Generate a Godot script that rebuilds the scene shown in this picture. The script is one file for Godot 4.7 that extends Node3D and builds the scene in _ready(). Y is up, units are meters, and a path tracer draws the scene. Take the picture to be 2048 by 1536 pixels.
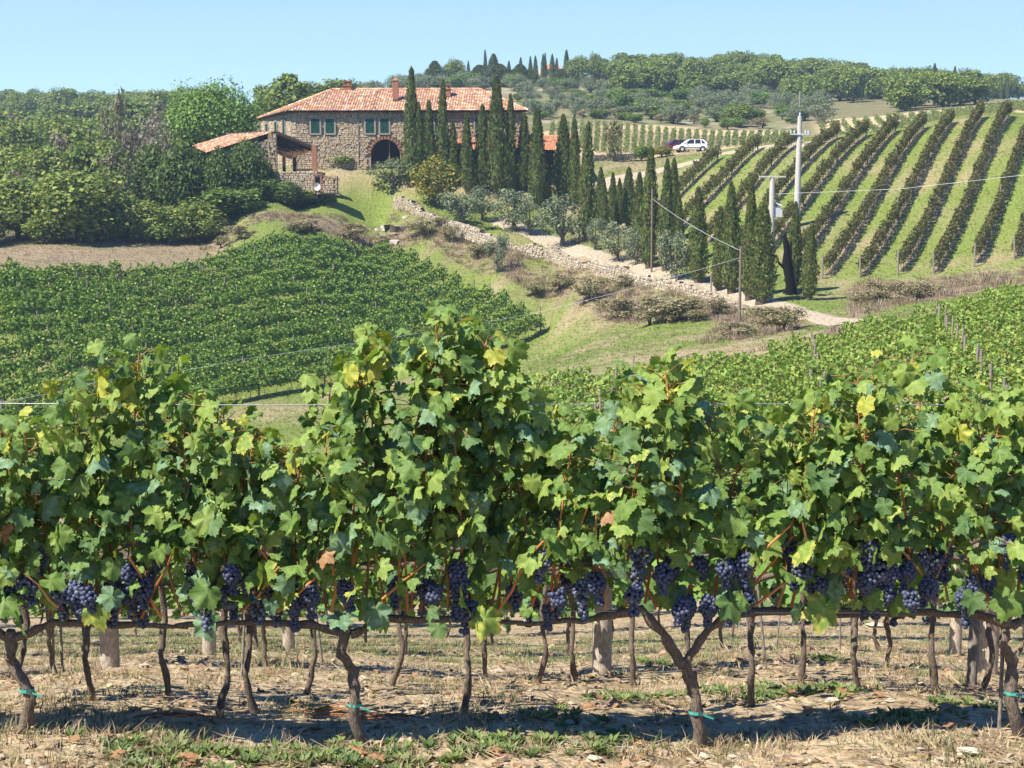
extends Node3D
# A vineyard on a slope above a small valley, with a stone farmhouse across it.
# Ground heights come from surveyed points: [bearing as picture column, sight line as picture row, metres away] or [bearing, height, metres away].
const SEEN_GROUND := [
	[1300, 710, 75], [1100, 725, 85], [1000, 755, 82], [1200, 670, 100], [1250, 645, 106], [1640, 642, 84], [1690, 640, 84], [1560, 612, 96],
	[1800, 612, 88], [1950, 575, 98], [2048, 552, 102], [1095, 672, 115], [1000, 712, 109], [640, 785, 97], [510, 808, 93], [300, 850, 88],
	[0, 905, 84], [930, 592, 126], [224, 700, 99], [770, 520, 138], [470, 528, 124], [0, 565, 108], [500, 660, 108], [700, 600, 120],
	[-800, 700, 100], [770, 465, 149], [600, 440, 152], [430, 485, 142], [350, 505, 133], [0, 535, 122], [770, 333, 158], [640, 365, 152],
	[560, 385, 148], [1045, 328, 163], [1145, 322, 163], [720, 400, 152], [450, 400, 150], [790, 412, 147], [900, 458, 139], [1000, 497, 131],
	[1160, 535, 122], [1300, 572, 113], [1400, 597, 106], [1480, 614, 101], [930, 435, 144], [1090, 475, 137], [1250, 528, 124], [1420, 578, 111],
	[1000, 440, 146], [1160, 420, 148], [1200, 345, 158], [1250, 332, 162], [1330, 338, 156], [1420, 305, 168], [1380, 303, 172], [1560, 290, 176],
	[1650, 545, 112], [1720, 550, 110], [1870, 552, 108], [2028, 520, 110], [1665, 275, 150], [1785, 262, 148], [1893, 248, 146], [2008, 228, 146],
	[1430, 318, 152], [1520, 296, 152], [1370, 430, 134], [1560, 440, 123], [1800, 395, 127], [1950, 360, 128], [1480, 370, 140], [1785, 266, 165],
	[2008, 232, 165], [2800, 300, 112], [2800, 100, 150], [1200, 306, 182], [1200, 252, 225], [1400, 302, 184], [1500, 263, 232], [1720, 278, 188],
	[1750, 240, 240], [2000, 216, 240], [1050, 285, 190], [1100, 240, 250], [1300, 232, 265], [1200, 185, 330], [1000, 175, 350], [900, 185, 335],
	[1400, 205, 310], [1600, 205, 330], [1800, 195, 340], [1300, 158, 420], [1500, 155, 420], [1700, 175, 420], [1900, 195, 420], [2048, 200, 420],
	[1100, 150, 410], [1000, 150, 410], [880, 165, 400], [700, 205, 390], [600, 210, 370], [2800, 190, 420], [100, 460, 148], [100, 380, 200],
	[100, 310, 300], [100, 240, 430], [0, 230, 480], [300, 235, 470], [400, 235, 420], [300, 400, 185], [450, 300, 220], [-800, 300, 250],
	[-800, 220, 470],
]
const PLAIN_GROUND := [
	[-2500, -1.6, -8], [1024, -1.6, -8], [4500, -1.6, -8], [1024, -1.6, 2], [-800, -1.62, 3.6], [1024, -1.62, 3.6], [2800, -1.62, 3.6], [-1500, -1.66, 4.7],
	[0, -1.66, 4.7], [1024, -1.66, 4.7], [2048, -1.66, 4.7], [3500, -1.66, 4.7], [-1000, -2.32, 7.3], [1024, -2.32, 7.3], [3000, -2.32, 7.3], [0, -2.98, 9.9],
	[1024, -2.98, 9.9], [2048, -2.98, 9.9], [0, -4.3, 15], [1024, -4.3, 15], [2048, -4.2, 15], [0, -5.5, 20], [1024, -5.4, 20], [2048, -5.1, 20],
	[-1500, -6.5, 20], [3500, -4.5, 20], [0, -7.2, 28], [1024, -6.6, 28], [1640, -5.8, 28], [2048, -5.3, 28], [0, -9.0, 40], [700, -8.2, 40],
	[1024, -7.2, 40], [1640, -5.9, 40], [2048, -5.0, 40], [-1500, -11, 40], [3500, -3, 40], [0, -11.2, 55], [500, -10.3, 55], [0, -12.4, 70],
	[500, -11, 72], [-1500, -15, 70], [1000, -7.35, 55], [1240, -7.0, 60], [1450, -6.75, 64], [1600, -6.4, 66], [1700, -6.0, 68], [1850, -5.2, 70],
	[2048, -4.3, 72], [3300, 1, 75], [1024, 45, 700], [0, 46, 700], [2048, 45, 700], [-800, 46, 700], [2800, 45, 700], [1024, 30, 1500],
	[-800, 30, 1500], [2800, 30, 1500],
]
const FOCAL := 3000.0
const HORIZON := 430.0
var pitch := atan((768.0 - HORIZON) / FOCAL)
var rng := RandomNumberGenerator.new()
var used := {}
var M := {}

# ------------------------------------------------------------------ mesh helper
class Shape:
	var v := PackedVector3Array()
	var n := PackedVector3Array()
	var c := PackedColorArray()
	var uv := PackedVector2Array()
	var i := PackedInt32Array()
	func tri(a: Vector3, b: Vector3, d: Vector3, col: Color) -> void:
		var k := v.size()
		v.append(a); v.append(b); v.append(d)
		c.append(col); c.append(col); c.append(col)
		i.append(k); i.append(k + 1); i.append(k + 2)
	func quad(a: Vector3, b: Vector3, d: Vector3, e: Vector3, col: Color) -> void:
		var k := v.size()
		v.append(a); v.append(b); v.append(d); v.append(e)
		c.append(col); c.append(col); c.append(col); c.append(col)
		i.append(k); i.append(k + 1); i.append(k + 2); i.append(k); i.append(k + 2); i.append(k + 3)
	# a folded leaf: stalk end, two sides, tip
	func kite(at: Vector3, tip: Vector3, side: Vector3, lift: Vector3, col: Color) -> void:
		var k := v.size()
		v.append(at); v.append(at + tip * 0.42 + side + lift); v.append(at + tip); v.append(at + tip * 0.42 - side + lift)
		c.append(col); c.append(col); c.append(col); c.append(col)
		i.append(k); i.append(k + 1); i.append(k + 2); i.append(k); i.append(k + 2); i.append(k + 3)
	# a simple lobed leaf of six triangles
	func lobed(at: Vector3, tip: Vector3, side: Vector3, lift: Vector3, col: Color) -> void:
		var k := v.size()
		for p in [Vector3(0, 0, 0), Vector3(-0.85, -0.2, 0.3), Vector3(-1.05, 0.35, 0.6), Vector3(-0.5, 0.55, 0.1), Vector3(0, 1, -0.3), Vector3(0.5, 0.55, 0.1), Vector3(1.05, 0.35, 0.6), Vector3(0.85, -0.2, 0.3)]:
			v.append(at + side * p.x + tip * p.y + lift * p.z)
			c.append(col)
		for t in 6:
			i.append(k); i.append(k + t + 1); i.append(k + t + 2)
	func box(t: Transform3D, s: Vector3, col: Color, inset := 0.0) -> void:
		var h := s * 0.5
		var p := []
		for z in [-1, 1]:
			var q := inset if z > 0 else 0.0
			for xy in [[-1, -1], [1, -1], [1, 1], [-1, 1]]:
				p.append(t * Vector3(xy[0] * (h.x - q), xy[1] * (h.y - q), z * h.z))
		quad(p[4], p[7], p[6], p[5], col)
		quad(p[1], p[2], p[3], p[0], col)
		for e in 4:
			var f := (e + 1) % 4
			quad(p[e], p[e + 4], p[f + 4], p[f], col)
	# a tube through points, with a radius at each; smooth
	func tube(pts: Array, radii: Array, sides: int, col: Color, rough := 0.0, seeded: RandomNumberGenerator = null, capped := true) -> void:
		var start := v.size()
		var up := Vector3.UP
		for a in pts.size():
			var dir: Vector3 = (pts[mini(a + 1, pts.size() - 1)] - pts[maxi(a - 1, 0)]).normalized()
			if absf(dir.dot(up)) > 0.95:
				up = Vector3.RIGHT if absf(dir.x) < 0.8 else Vector3.BACK
			var sx := dir.cross(up).normalized()
			var sy := sx.cross(dir).normalized()
			up = sy
			for s in sides:
				var g := TAU * s / sides
				var r: float = radii[a] * (1.0 + (seeded.randf_range(-rough, rough) if seeded else 0.0))
				var o := sx * cos(g) + sy * sin(g)
				v.append(pts[a] + o * r); n.append(o); c.append(col)
		for a in pts.size() - 1:
			for s in sides:
				var s2 := (s + 1) % sides
				var k := start + a * sides
				i.append(k + s); i.append(k + sides + s2); i.append(k + sides + s)
				i.append(k + s); i.append(k + s2); i.append(k + sides + s2)
		if capped:
			for e in [0, pts.size() - 1]:
				var m := v.size()
				var dir2: Vector3 = (pts[e] - pts[1 if e == 0 else e - 1]).normalized()
				v.append(pts[e]); n.append(dir2); c.append(col)
				for s in sides:
					v.append(v[start + e * sides + s]); n.append(dir2); c.append(col)
				for s in sides:
					if e > 0:
						i.append(m); i.append(m + 1 + s); i.append(m + 1 + (s + 1) % sides)
					else:
						i.append(m); i.append(m + 1 + (s + 1) % sides); i.append(m + 1 + s)
	func done() -> ArrayMesh:
		var a := []
		a.resize(Mesh.ARRAY_MAX)
		a[Mesh.ARRAY_VERTEX] = v
		if n.size() == v.size():
			a[Mesh.ARRAY_NORMAL] = n
		if c.size() == v.size():
			a[Mesh.ARRAY_COLOR] = c
		if uv.size() == v.size():
			a[Mesh.ARRAY_TEX_UV] = uv
		a[Mesh.ARRAY_INDEX] = i
		var m := ArrayMesh.new()
		if v.size():
			m.add_surface_from_arrays(Mesh.PRIMITIVE_TRIANGLES, a)
		return m

func numbered(called: String) -> String:
	used[called] = used.get(called, -1) + 1
	return called if used[called] == 0 else "%s_%03d" % [called, used[called]]

func thing(called: String, label: String, category: String, at := Vector3.ZERO, group := "", turn := 0.0) -> Node3D:
	var o := Node3D.new()
	o.name = numbered(called)
	add_child(o)
	o.position = at
	o.rotation.y = turn
	tag(o, label, category, group)
	return o

func tag(o: Node, label: String, category: String, group := "") -> void:
	o.set_meta("label", label)
	o.set_meta("category", category)
	if group:
		o.set_meta("group", group)

func part(parent: Node, called: String, mesh: Mesh, m: Material, t := Transform3D()) -> MeshInstance3D:
	var o := MeshInstance3D.new()
	o.name = called
	o.mesh = mesh
	o.material_override = m
	o.transform = t
	parent.add_child(o, true)
	return o

func single(called: String, label: String, category: String, mesh: Mesh, m: Material, t := Transform3D(), group := "") -> MeshInstance3D:
	var o := part(self, numbered(called), mesh, m, t)
	tag(o, label, category, group)
	return o

func setting(called: String, mesh: Mesh, m: Material) -> MeshInstance3D:
	var o := part(self, numbered(called), mesh, m)
	o.set_meta("kind", "structure")
	return o

func many(called: String, label: String, category: String, mesh: Mesh, m: Material, places: Array, colors: Array = [], parent: Node = self) -> void:
	if places.is_empty():
		return
	var mm := MultiMesh.new()
	mm.transform_format = MultiMesh.TRANSFORM_3D
	mm.use_colors = colors.size() > 0
	mm.mesh = mesh
	mm.instance_count = places.size()
	for k in places.size():
		mm.set_instance_transform(k, places[k])
		if colors.size():
			mm.set_instance_color(k, colors[k])
	var o := MultiMeshInstance3D.new()
	o.name = numbered(called) if parent == self else called
	o.multimesh = mm
	o.material_override = m
	parent.add_child(o, true)
	o.set_meta("kind", "stuff")
	if parent == self:
		o.set_meta("label", label)
		o.set_meta("category", category)

# ------------------------------------------------------------------ materials
func lin(r: float, g: float, b: float) -> Color:
	return Color(r, g, b).linear_to_srgb()

func noise_tex(freq: float, stops: Array, octaves := 5, size := 512, seed_ := 1, normal := false) -> NoiseTexture2D:
	var f := FastNoiseLite.new()
	f.seed = seed_
	f.noise_type = FastNoiseLite.TYPE_SIMPLEX_SMOOTH
	f.frequency = freq
	f.fractal_octaves = octaves
	f.fractal_gain = 0.62
	var t := NoiseTexture2D.new()
	t.width = size
	t.height = size
	t.seamless = true
	t.noise = f
	t.as_normal_map = normal
	if stops.size():
		var g := Gradient.new()
		g.offsets = PackedFloat32Array(stops.map(func(s): return s[0]))
		g.colors = PackedColorArray(stops.map(func(s): return s[1]))
		t.color_ramp = g
	return t

func mat(called: String, color: Color, rough := 0.85, colored := false, glow_through := Color.BLACK) -> StandardMaterial3D:
	var m := StandardMaterial3D.new()
	m.resource_name = called
	m.albedo_color = color
	m.roughness = rough
	m.metallic_specular = 0.35
	m.vertex_color_use_as_albedo = colored
	m.cull_mode = BaseMaterial3D.CULL_DISABLED
	if glow_through != Color.BLACK:
		m.backlight_enabled = true
		m.backlight = glow_through
	M[called] = m
	return m

func grained(m: StandardMaterial3D, tex: Texture2D, scale: Vector3, bump: Texture2D = null, depth := 1.0) -> StandardMaterial3D:
	m.uv1_triplanar = true
	m.uv1_world_triplanar = true
	m.uv1_scale = scale
	m.albedo_texture = tex
	if bump:
		m.heightmap_enabled = true
		m.heightmap_texture = bump
		m.heightmap_scale = depth
	return m

# ------------------------------------------------------------------ ground
const COLS := 241
const ROWS := 330
const WIDE := 1.3
const NEAR := -9.0
const FAR := 1650.0
var heights := PackedFloat32Array()
var v0 := log(NEAR + 14.0)
var v1 := log(FAR + 14.0)

func P(px: float, py: float, d: float) -> Vector3:
	var s := sin(pitch)
	var c := cos(pitch)
	var ry := (768.0 - py) / FOCAL
	var k := d / (ry * s + c)
	return Vector3((px - 1024.0) / FOCAL * k, (ry * c - s) * k, -d)

func column_of(p: Vector3) -> Vector2:
	var s := sin(pitch)
	var c := cos(pitch)
	var zc := -p.y * s - p.z * c
	return Vector2(1024.0 + FOCAL * p.x / zc, 768.0 - FOCAL * (p.y * c - p.z * s) / zc)

func H(x: float, d: float) -> float:
	var cu := clampf((x / (d + 14.0) + WIDE) / (2.0 * WIDE) * (COLS - 1), 0.0, COLS - 1.001)
	var rv := clampf((log(maxf(d, NEAR) + 14.0) - v0) / (v1 - v0) * (ROWS - 1), 0.0, ROWS - 1.001)
	var a := int(cu)
	var b := int(rv)
	var fu := cu - a
	var fv := rv - b
	var k := b * COLS + a
	return lerpf(lerpf(heights[k], heights[k + 1], fu), lerpf(heights[k + COLS], heights[k + COLS + 1], fu), fv)

func G(x: float, d: float, up := 0.0) -> Vector3:
	return Vector3(x, H(x, d) + up, -d)

func bearing(px: float, d: float) -> float:
	return (px - 1024.0) / FOCAL * d

# where a line of sight first meets the ground
func ground_at(px: float, py: float, from: float, to := 700.0) -> Vector3:
	var d := from
	var last := from
	while d < to:
		var p := P(px, py, d)
		if p.y < H(p.x, d):
			var lo := last
			var hi := d
			for k in 12:
				var m := (lo + hi) * 0.5
				var q := P(px, py, m)
				if q.y < H(q.x, m):
					hi = m
				else:
					lo = m
			var e := P(px, py, hi)
			return G(e.x, hi)
		last = d
		d += 0.5 + d * 0.002
	var off := minf(to, 157.5)
	return G(bearing(px, off), off)

func survey() -> void:
	var pts := []
	for a in SEEN_GROUND:
		var p := P(a[0], a[1], a[2])
		pts.append(Vector3(p.x, p.y, a[2]))
	for a in PLAIN_GROUND:
		pts.append(Vector3((a[0] - 1024.0) / FOCAL * a[2], a[1], a[2]))
	var n := pts.size()
	var qx := PackedFloat64Array()
	var qy := PackedFloat64Array()
	for p in pts:
		qx.append(4.0 * p.x / (p.z + 14.0))
		qy.append(log(p.z + 14.0))
	var w := n + 3
	var A := []
	for r in n:
		var row := PackedFloat64Array()
		row.resize(w + 1)
		for s in n:
			var r2 := (qx[r] - qx[s]) ** 2 + (qy[r] - qy[s]) ** 2
			row[s] = (r2 * log(r2) if r2 > 1e-12 else 0.0) + (0.004 if r == s else 0.0)
		row[n] = 1.0
		row[n + 1] = qx[r]
		row[n + 2] = qy[r]
		row[w] = pts[r].y
		A.append(row)
	for e in 3:
		var row := PackedFloat64Array()
		row.resize(w + 1)
		for s in n:
			row[s] = 1.0 if e == 0 else qx[s] if e == 1 else qy[s]
		A.append(row)
	for k in w:
		var best := k
		for r in range(k + 1, w):
			if absf(A[r][k]) > absf(A[best][k]):
				best = r
		var t: PackedFloat64Array = A[k]
		A[k] = A[best]
		A[best] = t
		var top: PackedFloat64Array = A[k]
		var inv := 1.0 / top[k]
		for r in range(k + 1, w):
			var low: PackedFloat64Array = A[r]
			var f := low[k] * inv
			if f != 0.0:
				for s in range(k, w + 1):
					low[s] -= f * top[s]
				A[r] = low
	var sol := PackedFloat64Array()
	sol.resize(w)
	for k in range(w - 1, -1, -1):
		var sum: float = A[k][w]
		for s in range(k + 1, w):
			sum -= A[k][s] * sol[s]
		sol[k] = sum / A[k][k]
	heights.resize(COLS * ROWS)
	var bumps := FastNoiseLite.new()
	bumps.seed = 5
	bumps.frequency = 1.0
	bumps.fractal_octaves = 3
	var terrace := P(800, 333, 160).y
	var tx := P(800, 333, 163).x
	for b in ROWS:
		var y := v0 + (v1 - v0) * b / (ROWS - 1)
		var d := exp(y) - 14.0
		for a in COLS:
			var u := -WIDE + 2.0 * WIDE * a / (COLS - 1)
			var x := u * 4.0
			var h := sol[n] + sol[n + 1] * x + sol[n + 2] * y
			for s in n:
				var r2 := (x - qx[s]) ** 2 + (y - qy[s]) ** 2
				if r2 > 1e-12:
					h += sol[s] * r2 * log(r2)
			var wx := u * (d + 14.0)
			# the level terrace on which the farmhouse stands
			var away := maxf(0.0, Vector2(maxf(absf(wx - tx) - 13.5, 0.0), maxf(absf(d - 165.5) - 9.0, 0.0)).length())
			h = lerpf(terrace, h, smoothstep(0.0, 7.0, away))
			var amp := 0.035 if d < 24.0 else 0.1
			var reach := 0.55 if d < 24.0 else 2.6
			h += bumps.get_noise_2d(wx / reach, d / reach) * amp * (1.0 if d < 500 else 3.0)
			heights[b * COLS + a] = h

# ------------------------------------------------------------------ what covers the ground, as outlines on the map
var zones := {}
const LANE := [[690, 488], [850, 488], [1000, 555], [1130, 590], [1250, 650], [1420, 640], [1560, 640], [1450, 690], [1240, 722], [1000, 762], [850, 790], [600, 850], [420, 850], [510, 812], [1000, 716], [1100, 672], [760, 500]]
const SCRUB := [[380, 500], [480, 452], [680, 432], [830, 440], [1000, 505], [1200, 558], [1400, 608], [1480, 622], [1590, 625], [1600, 662], [1400, 690], [1440, 640], [1250, 650], [1130, 590], [1000, 555], [850, 488], [690, 486]]
const LAWN := [[660, 410], [690, 352], [790, 356], [835, 405], [800, 432], [690, 436]]
const BANK := [[1700, 566], [1850, 560], [2060, 530], [2060, 562], [1850, 604], [1700, 640]]
const DRY_FIELD := [[1040, 300], [1090, 262], [1300, 248], [1560, 262], [1600, 285], [1600, 300], [1400, 305], [1150, 315]]
const DRY_FIELD_2 := [[1618, 290], [1640, 240], [1760, 232], [1960, 212], [2060, 205], [2060, 225], [1900, 250], [1700, 268]]
const OPEN_SLOPE := [[860, 200], [1000, 165], [1180, 165], [1300, 205], [1560, 215], [1620, 240], [1560, 262], [1300, 246], [1090, 258], [1040, 240]]
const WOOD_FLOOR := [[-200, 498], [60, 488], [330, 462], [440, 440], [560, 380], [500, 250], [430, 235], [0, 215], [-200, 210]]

func outline(points: Array, from: float) -> PackedVector2Array:
	var out := PackedVector2Array()
	for a in points:
		var p := ground_at(a[0], a[1], from)
		out.append(Vector2(p.x, -p.z))
	return out

func inside(zone: String, x: float, d: float) -> bool:
	var z: Dictionary = zones[zone]
	if x < z.lo.x or x > z.hi.x or d < z.lo.y or d > z.hi.y:
		return false
	return Geometry2D.is_point_in_polygon(Vector2(x, d), z.shape)

func add_zone(called: String, points: Array, from: float) -> void:
	var shape := outline(points, from)
	var lo := shape[0]
	var hi := shape[0]
	for p in shape:
		lo = lo.min(p)
		hi = hi.max(p)
	zones[called] = {"shape": shape, "lo": lo, "hi": hi}

var patches := FastNoiseLite.new()
var fine := FastNoiseLite.new()

func far_edge(px: float) -> float:   # where the near vineyard ends
	return lerpf(55.0, 66.0, clampf((px - 1000.0) / 600.0, 0.0, 1.0)) + lerpf(0.0, 6.0, clampf((px - 1600.0) / 448.0, 0.0, 1.0))

func ground_color(x: float, d: float) -> Color:
	var a := patches.get_noise_2d(x, d) * 0.5 + 0.5
	var b := fine.get_noise_2d(x, d) * 0.5 + 0.5
	var px := 1024.0 + x / maxf(d, 1.0) * FOCAL
	var soil := Color(0.44, 0.34, 0.22)
	var straw := Color(0.40, 0.325, 0.20)
	var grass := Color(0.155, 0.20, 0.045)
	var bright := Color(0.215, 0.285, 0.06)
	var dead := Color(0.215, 0.165, 0.115)
	if d < 74.0:
		var edge := far_edge(px)
		if d < edge + 1.5:
			return soil.lerp(straw, b * 0.6).lerp(grass, smoothstep(0.52, 0.75, a * 0.6 + b * 0.4) * (0.45 if d < 16.0 else 0.8))
	if inside("lane", x, d):
		return bright.lerp(grass, b).lerp(straw, smoothstep(0.45, 0.66, a * 0.5 + b * 0.5) * 0.8)
	if inside("scrub", x, d):
		return dead.lerp(straw, b * 0.5).lerp(grass, smoothstep(0.6, 0.8, a) * 0.7)
	if inside("lawn", x, d):
		return bright.lerp(grass, b * 0.7).lerp(straw, smoothstep(0.7, 0.85, a) * 0.4)
	if inside("bank", x, d):
		return dead.lerp(straw, b).lerp(grass, smoothstep(0.5, 0.75, a) * 0.6)
	if inside("dry_field", x, d) or inside("dry_field_2", x, d):
		return Color(0.60, 0.49, 0.29).lerp(Color(0.50, 0.40, 0.22), b)
	if inside("open_slope", x, d):
		return Color(0.31, 0.25, 0.15).lerp(Color(0.17, 0.20, 0.06), smoothstep(0.38, 0.56, a * 0.6 + b * 0.4)).lerp(Color(0.46, 0.41, 0.33), smoothstep(0.58, 0.7, b) * 0.8)
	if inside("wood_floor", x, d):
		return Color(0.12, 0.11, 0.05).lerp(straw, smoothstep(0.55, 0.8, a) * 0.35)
	if px > 1340.0 and d > 84.0 and d < 165.0:
		return bright.lerp(grass, b * 0.6).lerp(straw, smoothstep(0.46, 0.72, a * 0.45 + b * 0.55) * 0.8)
	if d > 112.0 and d < 150.0 and px < 470.0:   # dry grass between the vines and the thicket
		return straw.lerp(dead, b).lerp(grass, smoothstep(0.5, 0.8, a) * 0.4)
	if d < 150.0 and px < 1100.0:
		return grass.lerp(bright, b).lerp(straw, smoothstep(0.5, 0.8, a) * 0.5)
	if d < 185.0:
		return grass.lerp(straw, smoothstep(0.3, 0.7, a * 0.5 + b * 0.5))
	return Color(0.15, 0.16, 0.06).lerp(Color(0.28, 0.24, 0.13), b)

func build_ground() -> void:
	add_zone("lane", LANE, 74.0)
	add_zone("scrub", SCRUB, 74.0)
	add_zone("lawn", LAWN, 120.0)
	add_zone("bank", BANK, 74.0)
	add_zone("dry_field", DRY_FIELD, 166.0)
	add_zone("dry_field_2", DRY_FIELD_2, 168.0)
	add_zone("open_slope", OPEN_SLOPE, 200.0)
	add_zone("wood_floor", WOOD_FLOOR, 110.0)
	var s := Shape.new()
	for b in ROWS:
		var d := exp(v0 + (v1 - v0) * b / (ROWS - 1)) - 14.0
		for a in COLS:
			var x := (-WIDE + 2.0 * WIDE * a / (COLS - 1)) * (d + 14.0)
			s.v.append(Vector3(x, heights[b * COLS + a], -d))
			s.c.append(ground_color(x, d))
	for b in ROWS - 1:
		for a in COLS - 1:
			var k := b * COLS + a
			s.i.append(k); s.i.append(k + COLS); s.i.append(k + COLS + 1)
			s.i.append(k); s.i.append(k + COLS + 1); s.i.append(k + 1)
	s.n.resize(s.v.size())
	for b in ROWS:
		for a in COLS:
			var k := b * COLS + a
			var e: Vector3 = s.v[k + (1 if a < COLS - 1 else 0)] - s.v[k - (1 if a > 0 else 0)]
			var f: Vector3 = s.v[k + (COLS if b < ROWS - 1 else 0)] - s.v[k - (COLS if b > 0 else 0)]
			s.n[k] = e.cross(f).normalized()
	setting("ground", s.done(), M.ground)

# a strip of road or soil laid over the ground
func strip(called: String, line: Array, half: float, m: Material, lift := 0.035, ragged := 0.0, colored := Color.WHITE) -> void:
	var pts := []
	for k in line.size() - 1:
		var a: Vector3 = line[k]
		var b: Vector3 = line[k + 1]
		var steps := maxi(1, int(a.distance_to(b) / 1.2))
		for t in steps:
			pts.append(a.lerp(b, float(t) / steps))
	pts.append(line[-1])
	var s := Shape.new()
	const ACROSS := 5
	for k in pts.size():
		var dir: Vector3 = (pts[mini(k + 1, pts.size() - 1)] - pts[maxi(k - 1, 0)])
		dir.y = 0
		var side := dir.normalized().cross(Vector3.UP)
		for w in ACROSS:
			var f := (2.0 * w / (ACROSS - 1) - 1.0)
			var q: Vector3 = pts[k] + side * half * f * (1.0 + rng.randf_range(-ragged, ragged))
			q.y = H(q.x, -q.z) + (lift if w > 0 and w < ACROSS - 1 else -0.03)
			s.v.append(q)
			s.c.append(colored)
	for k in pts.size() - 1:
		for w in ACROSS - 1:
			var q := k * ACROSS + w
			s.i.append(q); s.i.append(q + ACROSS); s.i.append(q + ACROSS + 1)
			s.i.append(q); s.i.append(q + ACROSS + 1); s.i.append(q + 1)
	setting(called, s.done(), m)

# ------------------------------------------------------------------ foliage builders
func pick(colors: Array) -> Color:
	var c: Color = colors[rng.randi() % colors.size()]
	var k := rng.randf_range(0.75, 1.25)
	return Color(c.r * k * rng.randf_range(0.9, 1.1), c.g * k, c.b * k * rng.randf_range(0.85, 1.15))

func ball() -> Vector3:
	var z := rng.randf_range(-1, 1)
	var a := rng.randf() * TAU
	var r := sqrt(1.0 - z * z)
	return Vector3(r * cos(a), z, r * sin(a))

func add_leaf(s: Shape, at: Vector3, out: Vector3, size: float, col: Color, fine_leaf := false, drop := 0.5) -> void:
	var nrm := (out + ball() * 0.8).normalized()
	var tip := (Vector3.DOWN * drop + ball())
	tip = (tip - nrm * tip.dot(nrm)).normalized() * size
	var side := nrm.cross(tip) * 0.42
	if fine_leaf:
		s.lobed(at, tip, side * 1.2, nrm * size * rng.randf_range(-0.05, 0.3), col)
	else:
		s.kite(at, tip, side * 1.15, nrm * size * rng.randf_range(0.0, 0.22), col)

# a leafy crown one metre high and one metre wide: clumps on a lopsided ovoid, gaps between them
func crown(colors: Array, blobs: int, each: int, leaf: float, flat := 0.0, sparse := 0.0) -> ArrayMesh:
	var s := Shape.new()
	for b in blobs:
		var o := ball()
		var r := rng.randf_range(0.16, 0.36)
		var reach := rng.randf_range(0.27, 0.4)
		var c := Vector3(o.x * reach, 0.54 + o.y * (reach - flat * 0.1), o.z * reach)
		if o.y < -0.3:
			c.x *= 0.85
			c.z *= 0.85
		r *= 0.62 + 0.25 * (1.0 - absf(o.y))
		for k in each:
			var q := ball()
			if q.y < -0.5 and rng.randf() < 0.5:
				q.y = -q.y
			var rr := r * pow(rng.randf(), 0.28 + sparse) * rng.randf_range(0.9, 1.12)
			add_leaf(s, c + q * rr, q + Vector3(0, 0.35, 0), leaf * rng.randf_range(0.45, 1.5), pick(colors))
	return s.done()

func trunk_and_limbs(limbs: int, thick: float, color: Color, fork := 0.3, reach := 0.33) -> ArrayMesh:
	var s := Shape.new()
	s.tube([Vector3(0, -0.03, 0), Vector3(rng.randf_range(-0.02, 0.02), fork * 0.5, 0.01), Vector3(rng.randf_range(-0.03, 0.03), fork, 0), Vector3(rng.randf_range(-0.05, 0.05), 0.72, 0)], [thick * 1.3, thick, thick * 0.85, thick * 0.25], 7, color, 0.12, rng)
	for k in limbs:
		var a := TAU * (k + rng.randf() * 0.6) / limbs
		var o := Vector3(cos(a), 0, sin(a)) * reach * rng.randf_range(0.6, 1.0)
		var h := fork * rng.randf_range(0.6, 1.1)
		s.tube([Vector3(0, h, 0), o * 0.45 + Vector3(0, h + 0.14, 0), o + Vector3(0, rng.randf_range(0.5, 0.8), 0)], [thick * 0.6, thick * 0.4, thick * 0.12], 5, color, 0.1, rng)
	return s.done()

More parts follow.
